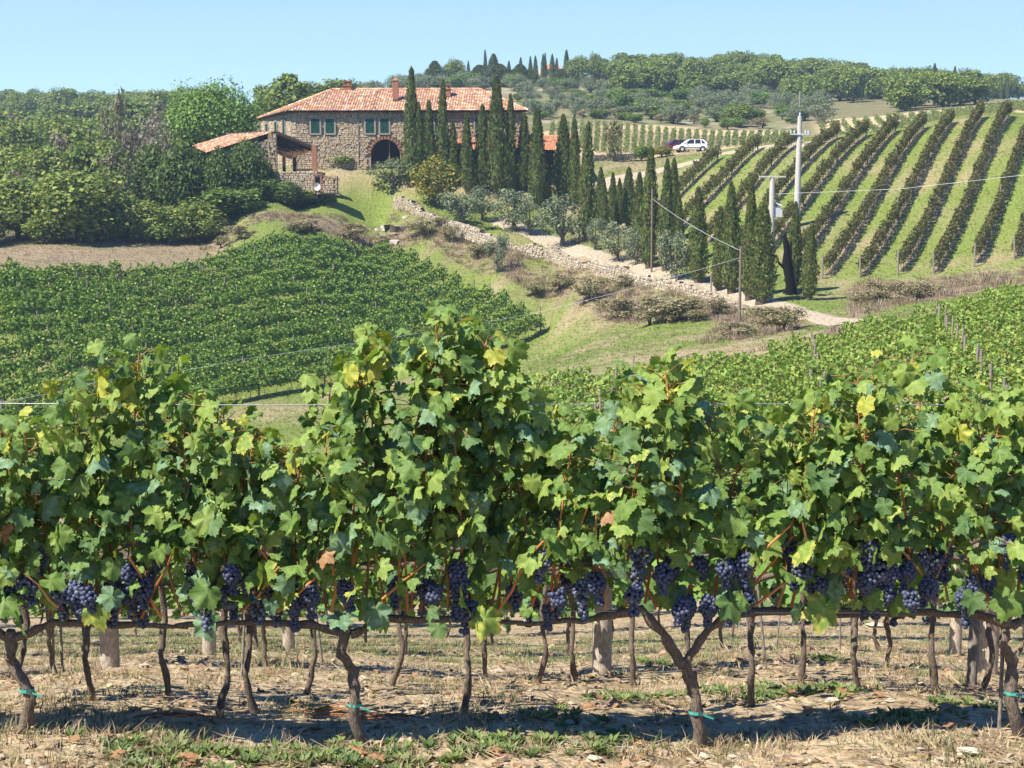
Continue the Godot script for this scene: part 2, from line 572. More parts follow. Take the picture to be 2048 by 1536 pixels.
# a cypress column one metre high and one metre wide
func cypress_crown(colors: Array, n: int, fat := 0.0) -> ArrayMesh:
	var s := Shape.new()
	var lumps := []
	for k in 16:
		lumps.append([rng.randf() * TAU, rng.randf_range(0.05, 0.9), rng.randf_range(-0.28, 0.24)])
	var width := func(h: float, a: float) -> float:
		var w := 0.47 * pow(sin(PI * pow(clampf(h, 0.0, 1.0), 0.62 - fat)), 0.62) * (1.0 - 0.25 * h)
		if h < 0.1:
			w *= 0.45 + 5.5 * h
		for l in lumps:
			var da := absf(wrapf(a - l[0], -PI, PI))
			w *= 1.0 + l[2] * exp(-da * da * 2.2 - pow((h - l[1]) * 7.0, 2))
		return w
	# dense wood and twigs within
	var rings := 14
	var sides := 9
	var first := s.v.size()
	for r in rings + 1:
		var h := 0.03 + 0.93 * r / rings
		for a in sides:
			var g := TAU * a / sides + r * 0.3
			var w: float = width.call(h, g) * rng.randf_range(0.62, 0.8)
			s.v.append(Vector3(cos(g) * w, h, sin(g) * w))
			s.c.append(pick(colors))
	for r in rings:
		for a in sides:
			var k := first + r * sides
			var b := (a + 1) % sides
			s.i.append(k + a); s.i.append(k + sides + a); s.i.append(k + sides + b)
			s.i.append(k + a); s.i.append(k + sides + b); s.i.append(k + b)
	for k in n:
		var h := pow(rng.randf(), 0.85)
		var g := rng.randf() * TAU
		var w: float = width.call(h, g) * rng.randf_range(0.72, 1.08) * (1.0 + 0.13 * sin(g * 7.0 + h * 9.0 + lumps[0][0]))
		var out := Vector3(cos(g), 0, sin(g))
		var at := out * w + Vector3(0, h * 0.985, 0)
		var size := rng.randf_range(0.018, 0.036)
		var tip := (Vector3.UP * 1.0 + out * rng.randf_range(0.0, 0.5) + ball() * 0.3)
		tip = Vector3(tip.x * 4.0, tip.y, tip.z * 4.0) * size
		var side := out.cross(Vector3.UP).rotated(Vector3.UP, rng.randf_range(-0.9, 0.9)) * rng.randf_range(0.028, 0.06)
		s.kite(at, tip, side, out * 0.01, pick(colors))
	return s.done()

# a vine as seen across the valley: foliage along x, trunk and posts apart
func far_foliage(colors: Array, n: int, low: float, high: float, long: float, leaf: float, lobed := false, thick := 0.24, ragged := 0.22) -> ArrayMesh:
	var s := Shape.new()
	var tops := []
	for k in 7:
		tops.append(rng.randf_range(-ragged, ragged))
	for k in n:
		var x := rng.randf_range(-0.5, 0.5)
		var top: float = high + lerpf(tops[int((x + 0.5) * 5.99)], tops[int((x + 0.5) * 5.99) + 1], fmod((x + 0.5) * 5.99, 1.0))
		var t := pow(rng.randf(), 0.8)
		var y := lerpf(low, top, t)
		var w := thick * (0.55 + 0.75 * sin(PI * clampf(t * 0.85 + 0.12, 0, 1)))
		var a := rng.randf() * TAU
		var out := Vector3(0.25 * cos(a), 0.5, sin(a)).normalized()
		var at := Vector3(x * long, y, sin(a) * w * rng.randf_range(0.55, 1.1))
		add_leaf(s, at, out, leaf * rng.randf_range(0.65, 1.3), pick(colors), lobed, 0.9)
	return s.done()

func far_trunk(high: float, thick: float, color: Color, two_arms := true) -> ArrayMesh:
	var s := Shape.new()
	var bend := Vector3(rng.randf_range(-0.08, 0.08), 0, rng.randf_range(-0.05, 0.05))
	s.tube([Vector3(0, -0.08, 0), Vector3(0, high * 0.4, 0) + bend, Vector3(0, high, 0) - bend * 0.4], [thick, thick * 0.8, thick * 0.75], 6, color, 0.15, rng)
	if two_arms:
		s.tube([Vector3(-0.52, high + 0.03, 0), Vector3(-0.2, high + 0.05, 0.01), Vector3(0, high - 0.03, 0), Vector3(0.2, high + 0.05, -0.01), Vector3(0.52, high + 0.03, 0)], [thick * 0.35, thick * 0.6, thick * 0.8, thick * 0.6, thick * 0.35], 5, color, 0.15, rng)
	return s.done()

# ------------------------------------------------------------------ the near row of vines
const SKYLINE := [[-400, 800], [0, 850], [100, 805], [190, 745], [240, 690], [290, 725], [400, 790], [470, 795], [505, 875], [560, 905], [605, 855], [640, 790], [680, 718], [760, 680], [850, 638], [930, 643], [965, 688], [1010, 740], [1060, 810], [1120, 830], [1190, 790], [1280, 745], [1380, 725], [1420, 790], [1500, 800], [1560, 800], [1650, 800], [1700, 745], [1760, 740], [1870, 695], [1915, 740], [1960, 795], [2048, 790], [2500, 780]]
const ROW := 4.7
var leaf_shapes := []
var leaf_coats := []
var berry_shape: Mesh
var berry_coats := []
var coat_weights := [0, 0, 0, 0, 0, 0, 0, 0, 1, 1, 1, 1, 2, 2, 2, 3, 3, 3, 3, 5]

func skyline(x: float) -> float:
	var px := 1024.0 + x / ROW * FOCAL * 1.0
	for k in SKYLINE.size() - 1:
		if px < SKYLINE[k + 1][0]:
			return P(px, lerpf(SKYLINE[k][1], SKYLINE[k + 1][1], clampf((px - SKYLINE[k][0]) / (SKYLINE[k + 1][0] - SKYLINE[k][0]), 0, 1)), ROW).y
	return P(px, 790, ROW).y

func leaf_edge(deg: float) -> float:
	var keys := [[0, 1.0], [14, 0.86], [27, 0.66], [40, 0.78], [54, 0.9], [68, 0.74], [84, 0.58], [98, 0.66], [112, 0.74], [130, 0.62], [150, 0.56], [166, 0.5], [176, 0.2], [180, 0.06]]
	for k in keys.size() - 1:
		if deg <= keys[k + 1][0]:
			return lerpf(keys[k][1], keys[k + 1][1], (deg - keys[k][0]) / float(keys[k + 1][0] - keys[k][0]))
	return 0.06

# a vine leaf: stalk at the origin, tip along -y, face along +z, one unit from stalk to tip
func vine_leaf() -> ArrayMesh:
	var s := Shape.new()
	var rim := 56
	var cup := rng.randf_range(-0.35, 0.6)
	var droop := rng.randf_range(0.05, 0.5)
	var wave := rng.randf_range(0.03, 0.09)
	var phase := rng.randf() * TAU
	var fold := rng.randf_range(-0.1, 0.75)
	var curl := rng.randf_range(-0.5, 0.5)
	var skew := rng.randf_range(-0.12, 0.12)
	var deep := rng.randf_range(0.75, 1.25)
	var ring := func(f: float, count: int) -> void:
		for k in count:
			var a := 360.0 * k / count
			var deg := absf(wrapf(a, -180, 180))
			var r := leaf_edge(deg)
			r = lerpf(0.8, r, deep) if deg < 150 else r
			if f > 0.9 and deg < 168:
				r *= 1.05 if k % 2 == 0 else 0.93
			r *= f * (1.0 + skew * sin(deg_to_rad(a)))
			var t := deg_to_rad(a)
			var p := Vector2(sin(t) * r, -cos(t) * r)
			var z := cup * p.x * p.x * 0.9 - droop * maxf(-p.y, 0) ** 2 * 0.7 + wave * f * sin(t * 5.0 + phase) - absf(p.x) * fold + curl * p.x * p.x * p.x
			# a crease along each main vein
			for va in [0.0, 55.0, 112.0]:
				z -= 0.05 * f * exp(-pow((deg - va) / 8.0, 2))
			s.v.append(Vector3(p.x, p.y, z))
			s.uv.append(Vector2(0.5 + p.x * 0.45, 0.35 - p.y * 0.55))
	s.v.append(Vector3.ZERO)
	s.uv.append(Vector2(0.5, 0.35))
	ring.call(0.5, 28)
	ring.call(1.0, rim)
	for k in 28:
		var k2 := (k + 1) % 28
		s.i.append(0); s.i.append(1 + k); s.i.append(1 + k2)
		var o := 29 + k * 2
		var o1 := 29 + (k * 2 + 1) % rim
		var o2 := 29 + (k * 2 + 2) % rim
		s.i.append(1 + k); s.i.append(o); s.i.append(o1)
		s.i.append(1 + k); s.i.append(o1); s.i.append(1 + k2)
		s.i.append(1 + k2); s.i.append(o1); s.i.append(o2)
	s.n.resize(s.v.size())
	for t in range(0, s.i.size(), 3):
		var a := s.v[s.i[t]]
		var nn := (s.v[s.i[t + 2]] - a).cross(s.v[s.i[t + 1]] - a)
		for e in 3:
			s.n[s.i[t + e]] += nn
	for k in s.n.size():
		s.n[k] = s.n[k].normalized()
	return s.done()

func leaf_picture(base: Color, vein: Color, blotch: Color, share: float, seed_: int) -> ImageTexture:
	var im := Image.create(192, 192, false, Image.FORMAT_RGB8)
	var f := FastNoiseLite.new()
	f.seed = seed_
	f.frequency = 0.022
	f.fractal_octaves = 4
	for y in 192:
		for x in 192:
			var p := Vector2((x / 191.0 - 0.5) / 0.45, -(y / 191.0 - 0.35) / 0.55)
			var r := p.length()
			var deg := absf(rad_to_deg(atan2(p.x, -p.y)))
			var near := 9.0
			for va in [0.0, 55.0, 112.0]:
				var off := absf(sin(deg_to_rad(deg - va))) * r
				if cos(deg_to_rad(deg - va)) > 0:
					near = minf(near, off * (1.0 + r))
					# side veins leave the main one at an angle
					var along := cos(deg_to_rad(deg - va)) * r
					var side := fmod(along * 7.0 - off * 5.0 + 70.0, 1.0)
					if off < 0.3:
						near = minf(near, 0.018 + absf(side - 0.5) * 0.12)
			var v := clampf(1.0 - near / 0.035, 0.0, 1.0)
			var nz := f.get_noise_2d(x, y) * 0.5 + 0.5
			var c := base.lerp(blotch, smoothstep(1.0 - share - 0.12, 1.0 - share + 0.12, nz + (r - 0.5) * 0.25))
			c = c * (0.86 + 0.28 * nz)
			c = c.lerp(vein, v * 0.8)
			im.set_pixel(x, y, Color(c.r, c.g, c.b).linear_to_srgb())
	return ImageTexture.create_from_image(im)

func leaf_coat(called: String, base: Color, vein: Color, blotch: Color, share: float, through: Color, seed_: int) -> void:
	var m := mat(called, Color.WHITE, 0.62, false, through)
	m.albedo_texture = leaf_picture(base, vein, blotch, share, seed_)
	m.metallic_specular = 0.4
	leaf_coats.append(m)

func make_leaf_kit() -> void:
	for k in 18:
		leaf_shapes.append(vine_leaf())
	var thru := lin(0.62, 0.66, 0.25)
	leaf_coat("green_leaf", Color(0.125, 0.215, 0.045), Color(0.24, 0.33, 0.10), Color(0.17, 0.27, 0.05), 0.35, thru, 3)
	leaf_coat("light_green_leaf", Color(0.20, 0.30, 0.055), Color(0.33, 0.40, 0.13), Color(0.27, 0.34, 0.07), 0.4, thru, 4)
	leaf_coat("blue_green_leaf", Color(0.125, 0.215, 0.09), Color(0.22, 0.32, 0.15), Color(0.17, 0.285, 0.19), 0.4, lin(0.4, 0.5, 0.25), 5)
	leaf_coat("deep_green_leaf", Color(0.07, 0.14, 0.04), Color(0.15, 0.24, 0.08), Color(0.10, 0.18, 0.05), 0.4, lin(0.45, 0.55, 0.2), 6)
	leaf_coat("yellowing_leaf", Color(0.36, 0.40, 0.055), Color(0.30, 0.38, 0.08), Color(0.48, 0.45, 0.08), 0.5, lin(0.75, 0.72, 0.2), 7)
	leaf_coat("half_yellow_leaf", Color(0.19, 0.29, 0.05), Color(0.27, 0.36, 0.1), Color(0.44, 0.40, 0.08), 0.42, thru, 8)
	leaf_coat("dry_leaf", Color(0.30, 0.17, 0.075), Color(0.36, 0.22, 0.11), Color(0.20, 0.09, 0.04), 0.4, lin(0.3, 0.2, 0.1), 9)
	var sp := SphereMesh.new()
	sp.radius = 1.0
	sp.height = 2.0
	sp.radial_segments = 10
	sp.rings = 6
	berry_shape = sp
	for c in [Color(0.0926, 0.113, 0.171), Color(0.152, 0.186, 0.245), Color(0.0529, 0.0579, 0.0857), Color(0.212, 0.255, 0.308)]:
		var m := mat("grape_skin_%d" % berry_coats.size(), lin(c.r, c.g, c.b), 0.55)
		m.metallic_specular = 0.4
		grained(m, M.bloom_tex, Vector3(22, 22, 22))
		m.uv1_world_triplanar = true
		berry_coats.append(m)

func leaf_place(at: Vector3, nrm: Vector3, tip: Vector3, size: float) -> Transform3D:
	var z := nrm.normalized()
	var y := -(tip - z * tip.dot(z)).normalized()
	return Transform3D(Basis(y.cross(z), y, z).scaled(Vector3.ONE * size), at)

func bunch_spots(long: float, wide: float, r: float) -> Array:
	var out := []
	var tries := 0
	while tries < 1300 and out.size() < 72:
		tries += 1
		var t := rng.randf()
		var rad := wide * (1.0 - 0.72 * t) * (0.75 + 0.25 * sin(t * 9.0 + long * 40.0))
		if t < 0.1:
			rad *= 0.6
		var a := rng.randf() * TAU
		var p := Vector3(cos(a) * rad, -t * long, sin(a) * rad)
		var ok := true
		for q in out:
			if p.distance_squared_to(q) < r * r * 1.75:
				ok = false
				break
		if ok:
			out.append(p)
	return out

func add_bunch(vine: Node3D, at: Vector3, long: float, budget: Array) -> void:
	var s := Shape.new()
	s.tube([Vector3(0.005, 0.05, -0.01), Vector3(0, 0, 0), Vector3(0, -long * 0.5, 0), Vector3(0, -long * 0.85, 0)], [0.0025, 0.003, 0.0028, 0.001], 5, Color(0.16, 0.1, 0.03))
	var b := part(vine, "grape_bunch", s.done(), M.colored, Transform3D(Basis(Vector3(1, 0, 0), rng.randf_range(-0.25, 0.25)) * Basis(Vector3(0, 0, 1), rng.randf_range(-0.3, 0.3)), at))
	var spots := bunch_spots(long, rng.randf_range(0.03, 0.043), 0.008)
	var rest := Shape.new()
	for p in spots:
		var r := 0.008 * rng.randf_range(0.82, 1.12)
		var coat: Material = berry_coats[[0, 0, 1, 1, 2, 3][rng.randi() % 6]]
		if budget[0] > 0:
			budget[0] -= 1
			part(b, "berry", berry_shape, coat, Transform3D(Basis(Vector3.UP, rng.randf() * TAU).scaled(Vector3.ONE * r), p))
		else:
			var arrays: Array = (berry_shape as PrimitiveMesh).get_mesh_arrays()
			var k := rest.v.size()
			for q in arrays[Mesh.ARRAY_VERTEX]:
				rest.v.append(q * r + p)
			for q in arrays[Mesh.ARRAY_NORMAL]:
				rest.n.append(q)
			for q in arrays[Mesh.ARRAY_INDEX]:
				rest.i.append(k + q)
	if rest.v.size():
		var o := part(b, "berries", rest.done(), berry_coats[0])
		o.set_meta("kind", "stuff")

func bark(s: Shape, pts: Array, radii: Array, sides := 11) -> void:
	# a stem with wandering ridges: points are refined so that the bark swells and pinches
	var fp := []
	var fr := []
	for k in pts.size() - 1:
		for t in 5:
			var f := t / 5.0
			var q: Vector3 = pts[k].lerp(pts[k + 1], f)
			fp.append(q + ball() * radii[k] * 0.3)
			fr.append(lerpf(radii[k], radii[k + 1], f) * rng.randf_range(0.82, 1.2))
	fp.append(pts[-1])
	fr.append(radii[-1])
	s.tube(fp, fr, sides, Color(1, 1, 1), 0.2, rng)

func near_vine(x: float, label: String, stem: Array, bunches: Array) -> void:
	var y0 := H(x, ROW)
	var o := thing("grape_vine", label, "grapevine", Vector3(x, y0, -ROW), "vines of the near row")
	var wire := P(1024 + x / ROW * FOCAL, 1222 - x * 9.0, ROW).y - y0
	var s := Shape.new()
	bark(s, stem[0], stem[1])
	part(o, "trunk", s.done(), M.bark)
	for a in stem[2]:
		var t := Shape.new()
		bark(t, a[0], a[1], 9)
		part(o, "arm", t.done(), M.bark)
	# green ties round the stem and along the wire
	for tie in 4:
		var t := Shape.new()
		var at: Vector3 = stem[0][1].lerp(stem[0][2], 0.2) if tie == 0 else Vector3(rng.randf_range(-0.5, 0.5), wire + 0.005, 0.005)
		var r := 0.024 if tie == 0 else 0.013
		for k in 9:
			var a0 := TAU * k / 9
			var a1 := TAU * (k + 1) / 9
			var p0 := Vector3(cos(a0), 0, sin(a0)) * r if tie == 0 else Vector3(0, cos(a0), sin(a0)) * r
			var p1 := Vector3(cos(a1), 0, sin(a1)) * r if tie == 0 else Vector3(0, cos(a1), sin(a1)) * r
			var w := Vector3(0, 0.005, 0) if tie == 0 else Vector3(0.004, 0, 0)
			t.quad(at + p0 - w, at + p0 + w, at + p1 + w, at + p1 - w, Color.WHITE)
		t.quad(at + Vector3(r, 0, r), at + Vector3(r + 0.03, -0.012, r), at + Vector3(r + 0.03, -0.018, r), at + Vector3(r, -0.008, r), Color.WHITE)
		part(o, "tie", t.done(), M.tie)
	# canes rise from the arms; leaves stand off them on stalks
	var leaves := []
	var canes := 26 if absf(x + 0.5) < 0.2 else 18   # the strongest vine throws the most shoots
	for k in canes:
		var cx := (k + rng.randf_range(0.1, 0.9)) / canes * 1.1 - 0.55
		var base := Vector3(cx, wire + 0.01, rng.randf_range(-0.03, 0.03))
		var lean := rng.randf_range(-0.16, 0.16)
		var top := skyline(x + cx + lean) - y0 + 0.012 - rng.randf_range(0.0, 0.1 if k % 3 else 0.02)
		var tip := Vector3(cx + lean, top, rng.randf_range(-0.13, 0.13))
		var mid := base.lerp(tip, 0.45) + Vector3(rng.randf_range(-0.06, 0.06), 0, rng.randf_range(-0.1, 0.14))
		var pts := []
		for t in 9:
			var f := t / 8.0
			pts.append(base.lerp(mid, f).lerp(mid.lerp(tip, f), f) + ball() * 0.006)
		var cs := Shape.new()
		var tone := pick([Color(0.42, 0.15, 0.05), Color(0.36, 0.16, 0.06), Color(0.45, 0.2, 0.075), Color(0.22, 0.10, 0.05)])
		var rad := []
		for t in 9:
			rad.append(lerpf(0.0052, 0.002, t / 8.0) * rng.randf_range(0.9, 1.1))
		cs.tube(pts, rad, 6, tone)
		var long := base.distance_to(tip)
		var count := int(long / 0.0145) + 4
		for q in count:
			var f := pow((q + rng.randf_range(0.0, 0.9)) / count, 0.85)
			if f < 0.24 and rng.randf() < 0.85:
				continue
			var at: Vector3 = pts[mini(int(f * 8), 7)].lerp(pts[mini(int(f * 8), 7) + 1], fmod(f * 8, 1.0))
			var face := 1.0 if rng.randf() < 0.66 else -1.0
			var off := Vector3(rng.randf_range(-0.09, 0.09), rng.randf_range(-0.02, 0.05), face * rng.randf_range(0.03, 0.15) * (1.1 - 0.5 * f))
			cs.tube([at, at + off * 0.5 + Vector3(0, 0.012, 0), at + off], [0.0018, 0.0014, 0.0012], 3, Color(0.32, 0.17, 0.07), 0.0, null, false)
			var nrm := Vector3(rng.randf_range(-1.1, 0.7), rng.randf_range(-0.15, 1.0), face * rng.randf_range(-0.1, 1.0))
			var down := Vector3(rng.randf_range(-0.9, 0.9), -1.0, face * rng.randf_range(-0.2, 0.6))
			var size := rng.randf_range(0.027, 0.06) * rng.randf_range(0.85, 1.2) * (1.0 - 0.3 * maxf(0.0, f - 0.6))
			var w: int = coat_weights[rng.randi() % coat_weights.size()]
			if f > 0.85 and rng.randf() < 0.55:
				w = 1 if rng.randf() < 0.9 else 4
			if rng.randf() < 0.006:
				w = 6
			leaves.append([leaf_place(at + off, nrm, down, size), rng.randi() % leaf_shapes.size(), w])
		# young leaves crowd the tip
		for q in 7:
			leaves.append([leaf_place(pts[8 - q % 3] + ball() * 0.055, Vector3(rng.randf_range(-0.9, 0.5), rng.randf_range(0.1, 1), rng.randf_range(-0.4, 1)), Vector3(rng.randf_range(-1, 1), -1, 0), rng.randf_range(0.022, 0.042)), rng.randi() % leaf_shapes.size(), [1, 1, 0, 0, 1, 0, 0, 4][rng.randi() % 8]])
		part(o, "cane", cs.done(), M.colored)
	# bare orange canes slanting up from the arms among the fruit
	for k in 9:
		var cs := Shape.new()
		var a0 := Vector3(rng.randf_range(-0.52, 0.52), wire + 0.01, rng.randf_range(0.0, 0.05))
		var a1 := a0 + Vector3(rng.randf_range(-0.2, 0.2), rng.randf_range(0.1, 0.24), rng.randf_range(0.02, 0.1))
		cs.tube([a0, a0.lerp(a1, 0.5) + ball() * 0.015, a1, a1 + (a1 - a0) * 0.4 + ball() * 0.02], [0.0055, 0.0048, 0.004, 0.003], 6, pick([Color(0.48, 0.19, 0.065), Color(0.40, 0.15, 0.06), Color(0.52, 0.27, 0.11)]))
		part(o, "cane", cs.done(), M.colored)
	# the leaves that show largest are single leaves, those behind them one mass
	leaves.sort_custom(func(a, b): return a[0].origin.z + a[0].basis.x.length() > b[0].origin.z + b[0].basis.x.length())
	var mass := {}
	for k in leaves.size():
		var l: Array = leaves[k]
		if k < 290:
			part(o, "leaf", leaf_shapes[l[1]], leaf_coats[l[2]], l[0])
			continue
		if not mass.has(l[2]):
			mass[l[2]] = Shape.new()
		var ms: Shape = mass[l[2]]
		var arr: Array = leaf_shapes[l[1]].surface_get_arrays(0)
		var n0 := ms.v.size()
		for p in arr[Mesh.ARRAY_VERTEX]:
			ms.v.append(l[0] * p)
		for p in arr[Mesh.ARRAY_NORMAL]:
			ms.n.append((l[0].basis * p).normalized())
		ms.uv.append_array(arr[Mesh.ARRAY_TEX_UV])
		for p in arr[Mesh.ARRAY_INDEX]:
			ms.i.append(n0 + p)
	for w in mass:
		part(o, "leaves", mass[w].done(), leaf_coats[w]).set_meta("kind", "stuff")
	var budget := [296]
	for b in bunches:
		var at := P(b[0], b[1] - b[2] * 0.5, ROW) - o.position
		at.z = rng.randf_range(0.0, 0.13)
		add_bunch(o, at, b[2] / FOCAL * ROW * 0.9, budget)
	# a few large leaves hang in front of the fruit
	for k in 4:
		var at := Vector3(rng.randf_range(-0.5, 0.5), wire + rng.randf_range(0.0, 0.16), rng.randf_range(0.05, 0.16))
		part(o, "leaf", leaf_shapes[rng.randi() % 18], leaf_coats[coat_weights[rng.randi() % 20]], leaf_place(at, Vector3(rng.randf_range(-0.6, 0.3), 0.3, 1), Vector3(rng.randf_range(-0.4, 0.4), -1, 0.2), rng.randf_range(0.05, 0.085)))

func near_row() -> void:
	var bunches := [[30, 1195, 60], [62, 1175, 70], [125, 1200, 95], [165, 1185, 75], [228, 1212, 110], [265, 1218, 100], [300, 1180, 70], [388, 1165, 80], [420, 1205, 90], [458, 1205, 80], [508, 1195, 115], [538, 1208, 120], [590, 1222, 90], [612, 1205, 70], [800, 1190, 70], [850, 1130, 95], [856, 1200, 90], [925, 1195, 100], [942, 1232, 80], [1085, 1120, 70], [1125, 1145, 120], [1160, 1195, 100], [1278, 1140, 130], [1262, 1185, 80], [1335, 1135, 60], [1108, 1232, 70], [1372, 1222, 80], [1412, 1215, 70], [1446, 1218, 60], [1440, 1135, 70], [1482, 1130, 80], [1580, 1130, 95], [1606, 1142, 125], [1655, 1172, 115], [1720, 1120, 100], [1745, 1150, 90], [1800, 1122, 115], [1850, 1150, 115], [1882, 1130, 90], [1735, 1210, 80], [1915, 1212, 90], [1995, 1090, 80], [2035, 1120, 90], [690, 1190, 70], [-60, 1190, 90], [-120, 1200, 90], [2110, 1150, 100]]
	for k in 46:
		bunches.append([rng.randf_range(-100, 2150), rng.randf_range(1120, 1215), rng.randf_range(40, 75)])
	var spots := [-2.69, -1.6, -0.523, 0.575, 1.6, 2.69]
	var labels := ["gnarled old vine beside the loosely tied vine, at the far end of the row", "thin crooked vine with loose dry straw piled against its foot", "shaggy upright vine with peeling bark and grapes, green tie below its fork", "stout vine forking low into a Y, a green tie round its stem", "grey twisted vine with a cane stake tied against it", "straight vine next to the grey twisted vine in the near row"]
	for k in spots.size():
		var x: float = spots[k]
		var mine := bunches.filter(func(b): return absf(bearing(b[0], ROW) - x) <= 0.545)
		var y0 := H(x, ROW)
		var w := P(1024 + x / ROW * FOCAL, 1228 - x * 9.0, ROW).y - y0
		var stem := []
		if k == 3:
			stem = [[Vector3(0.04, -0.05, 0), Vector3(0.02, 0.1, 0.015), Vector3(0.01, 0.2, -0.005), Vector3(-0.025, w - 0.17, 0)], [0.024, 0.018, 0.019, 0.022],
				[[[Vector3(-0.025, w - 0.18, 0), Vector3(-0.09, w - 0.07, 0.01), Vector3(-0.16, w + 0.01, 0.01), Vector3(-0.35, w - 0.03, 0), Vector3(-0.56, w - 0.04, 0)], [0.018, 0.015, 0.013, 0.011, 0.007]],
				[[Vector3(-0.02, w - 0.18, 0), Vector3(0.03, w - 0.09, 0), Vector3(0.11, w - 0.01, 0), Vector3(0.3, w, 0), Vector3(0.56, w, 0)], [0.014, 0.013, 0.012, 0.013, 0.009]]]]
		else:
			var b := [0.02, -0.025, 0.012, 0.0, 0.022, -0.02][k] as float
			stem = [[Vector3(0.03 + b, -0.05, 0), Vector3(0.03 - b, 0.12, 0.02), Vector3(b * 0.8, 0.25, -0.01), Vector3(-0.02 - b * 0.3, w - 0.12, 0.01), Vector3(-0.01, w - 0.03, 0)], [0.024, 0.016, 0.018, 0.015, 0.016],
				[[[Vector3(0, w - 0.06, 0), Vector3(-0.12, w - 0.02, 0.01), Vector3(-0.35, w - 0.02, 0), Vector3(-0.56, w - 0.03, 0)], [0.016, 0.012, 0.01, 0.007]],
				[[Vector3(0, w - 0.06, 0), Vector3(0.12, w - 0.01, -0.01), Vector3(0.35, w - 0.01, 0), Vector3(0.56, w - 0.02, 0)], [0.015, 0.012, 0.01, 0.007]]]]
		near_vine(x, labels[k], stem, mine)
	# wires
	var heights_px := [808, 955, 1066, 1220]
	var names := ["highest trellis wire of the near row, above most leaves", "second trellis wire from the top among the near leaves", "third trellis wire of the near row, above the grapes", "lowest trellis wire of the near row, along the vine arms"]
	for k in 4:
		var s := Shape.new()
		var pts := []
		for t in 9:
			var x := -3.4 + 6.8 * t / 8
			pts.append(Vector3(x, P(1024, heights_px[k], ROW).y + 0.008 * sin(x * 1.3 + k) - x * 0.006 * (k == 0 as int), -ROW + 0.01))
		s.tube(pts, pts.map(func(_p): return 0.0015), 5, Color.WHITE)
		single("trellis_wire", names[k], "wire", s.done(), M.wire)

# ------------------------------------------------------------------ the vines behind, down the slope
func make_vine_kit(colors: Array, count: int, leaves: int, low: float, high: float, leaf: float, trunk_h: float, lobed: bool, thick := 0.24, bunches := false, long := 1.16, ragged := 0.22) -> Array:
	var kit := []
	for k in count:
		var b: Mesh = null
		if bunches:
			var s := Shape.new()
			var arrays: Array = (M.low_berry as PrimitiveMesh).get_mesh_arrays()
			for q in 5:
				var c := Vector3(rng.randf_range(-0.48, 0.48), trunk_h + rng.randf_range(-0.05, 0.08), rng.randf_range(0.0, 0.1))
				for p in bunch_spots(rng.randf_range(0.1, 0.16), 0.038, 0.011):
					var n := s.v.size()
					for e in arrays[Mesh.ARRAY_VERTEX]:
						s.v.append(e * 0.0105 + p + c)
					for e in arrays[Mesh.ARRAY_NORMAL]:
						s.n.append(e)
					for e in arrays[Mesh.ARRAY_INDEX]:
						s.i.append(n + e)
			b = s.done()
		kit.append([far_foliage(colors, leaves, low, high, long, leaf, lobed, thick, ragged), far_trunk(trunk_h, 0.026, Color(1, 1, 1)), b])
	return kit

# a slim stem that twists and leans, with its two arms
func slim_stem(high: float) -> ArrayMesh:
	var s := Shape.new()
	var l := rng.randf_range(-0.09, 0.09)
	bark(s, [Vector3(l, -0.06, 0), Vector3(l * 0.2, high * 0.3, 0.02), Vector3(l * 0.5, high * 0.6, -0.02), Vector3(0, high, 0)], [0.017, 0.011, 0.012, 0.011], 9)
	bark(s, [Vector3(-0.52, high + 0.02, 0), Vector3(-0.2, high + 0.05, 0.01), Vector3(0, high - 0.02, 0), Vector3(0.2, high + 0.05, -0.01), Vector3(0.52, high + 0.03, 0)], [0.006, 0.01, 0.013, 0.01, 0.006], 7)
	return s.done()

# foliage of the rows just behind, made of the same leaves
func close_foliage(colors: Array, count: int, low: float, high: float) -> ArrayMesh:
	var s := Shape.new()
	for k in count:
		var f := pow(rng.randf(), 0.85)
		var face := 1.0 if rng.randf() < 0.6 else -1.0
		var at := Vector3(rng.randf_range(-0.56, 0.56), lerpf(low, high + rng.randf_range(-0.2, 0.1), f), face * rng.randf_range(0.02, 0.17))
		var t := leaf_place(at, Vector3(rng.randf_range(-1.1, 0.7), rng.randf_range(-0.15, 1.0), face * rng.randf_range(-0.1, 1.0)), Vector3(rng.randf_range(-0.9, 0.9), -1, face * rng.randf_range(-0.2, 0.6)), rng.randf_range(0.035, 0.075))
		var arr: Array = leaf_shapes[rng.randi() % leaf_shapes.size()].surface_get_arrays(0)
		var n := s.v.size()
		var col := pick(colors)
		for p in arr[Mesh.ARRAY_VERTEX]:
			s.v.append(t * p)
			s.c.append(col)
		for p in arr[Mesh.ARRAY_NORMAL]:
			s.n.append((t.basis * p).normalized())
		for p in arr[Mesh.ARRAY_INDEX]:
			s.i.append(n + p)
	return s.done()

func place_vine(called: String, label: String, group: String, kit: Array, at: Vector3, turn: float, foliage_m: Material, size := 1.0) -> void:
	var o := thing(called, label, "grapevine", at, group, turn)
	o.scale = Vector3(1, size, 1)
	part(o, "trunk", kit[1], M.bark if kit[2] else M.bark_far)
	part(o, "foliage", kit[0], foliage_m)
	if kit[2]:
		part(o, "grape_bunches", kit[2], berry_coats[0]).set_meta("kind", "stuff")

func joined(kit: Array, bark_c: Color) -> ArrayMesh:
	var s := Shape.new()
	for k in 2:
		var a: Array = (kit[k] as ArrayMesh).surface_get_arrays(0)
		var n := s.v.size()
		s.v.append_array(a[Mesh.ARRAY_VERTEX])
		for e in a[Mesh.ARRAY_VERTEX].size():
			s.c.append(a[Mesh.ARRAY_COLOR][e] if k == 0 else bark_c)
		for e in a[Mesh.ARRAY_INDEX]:
			s.i.append(n + e)
	return s.done()

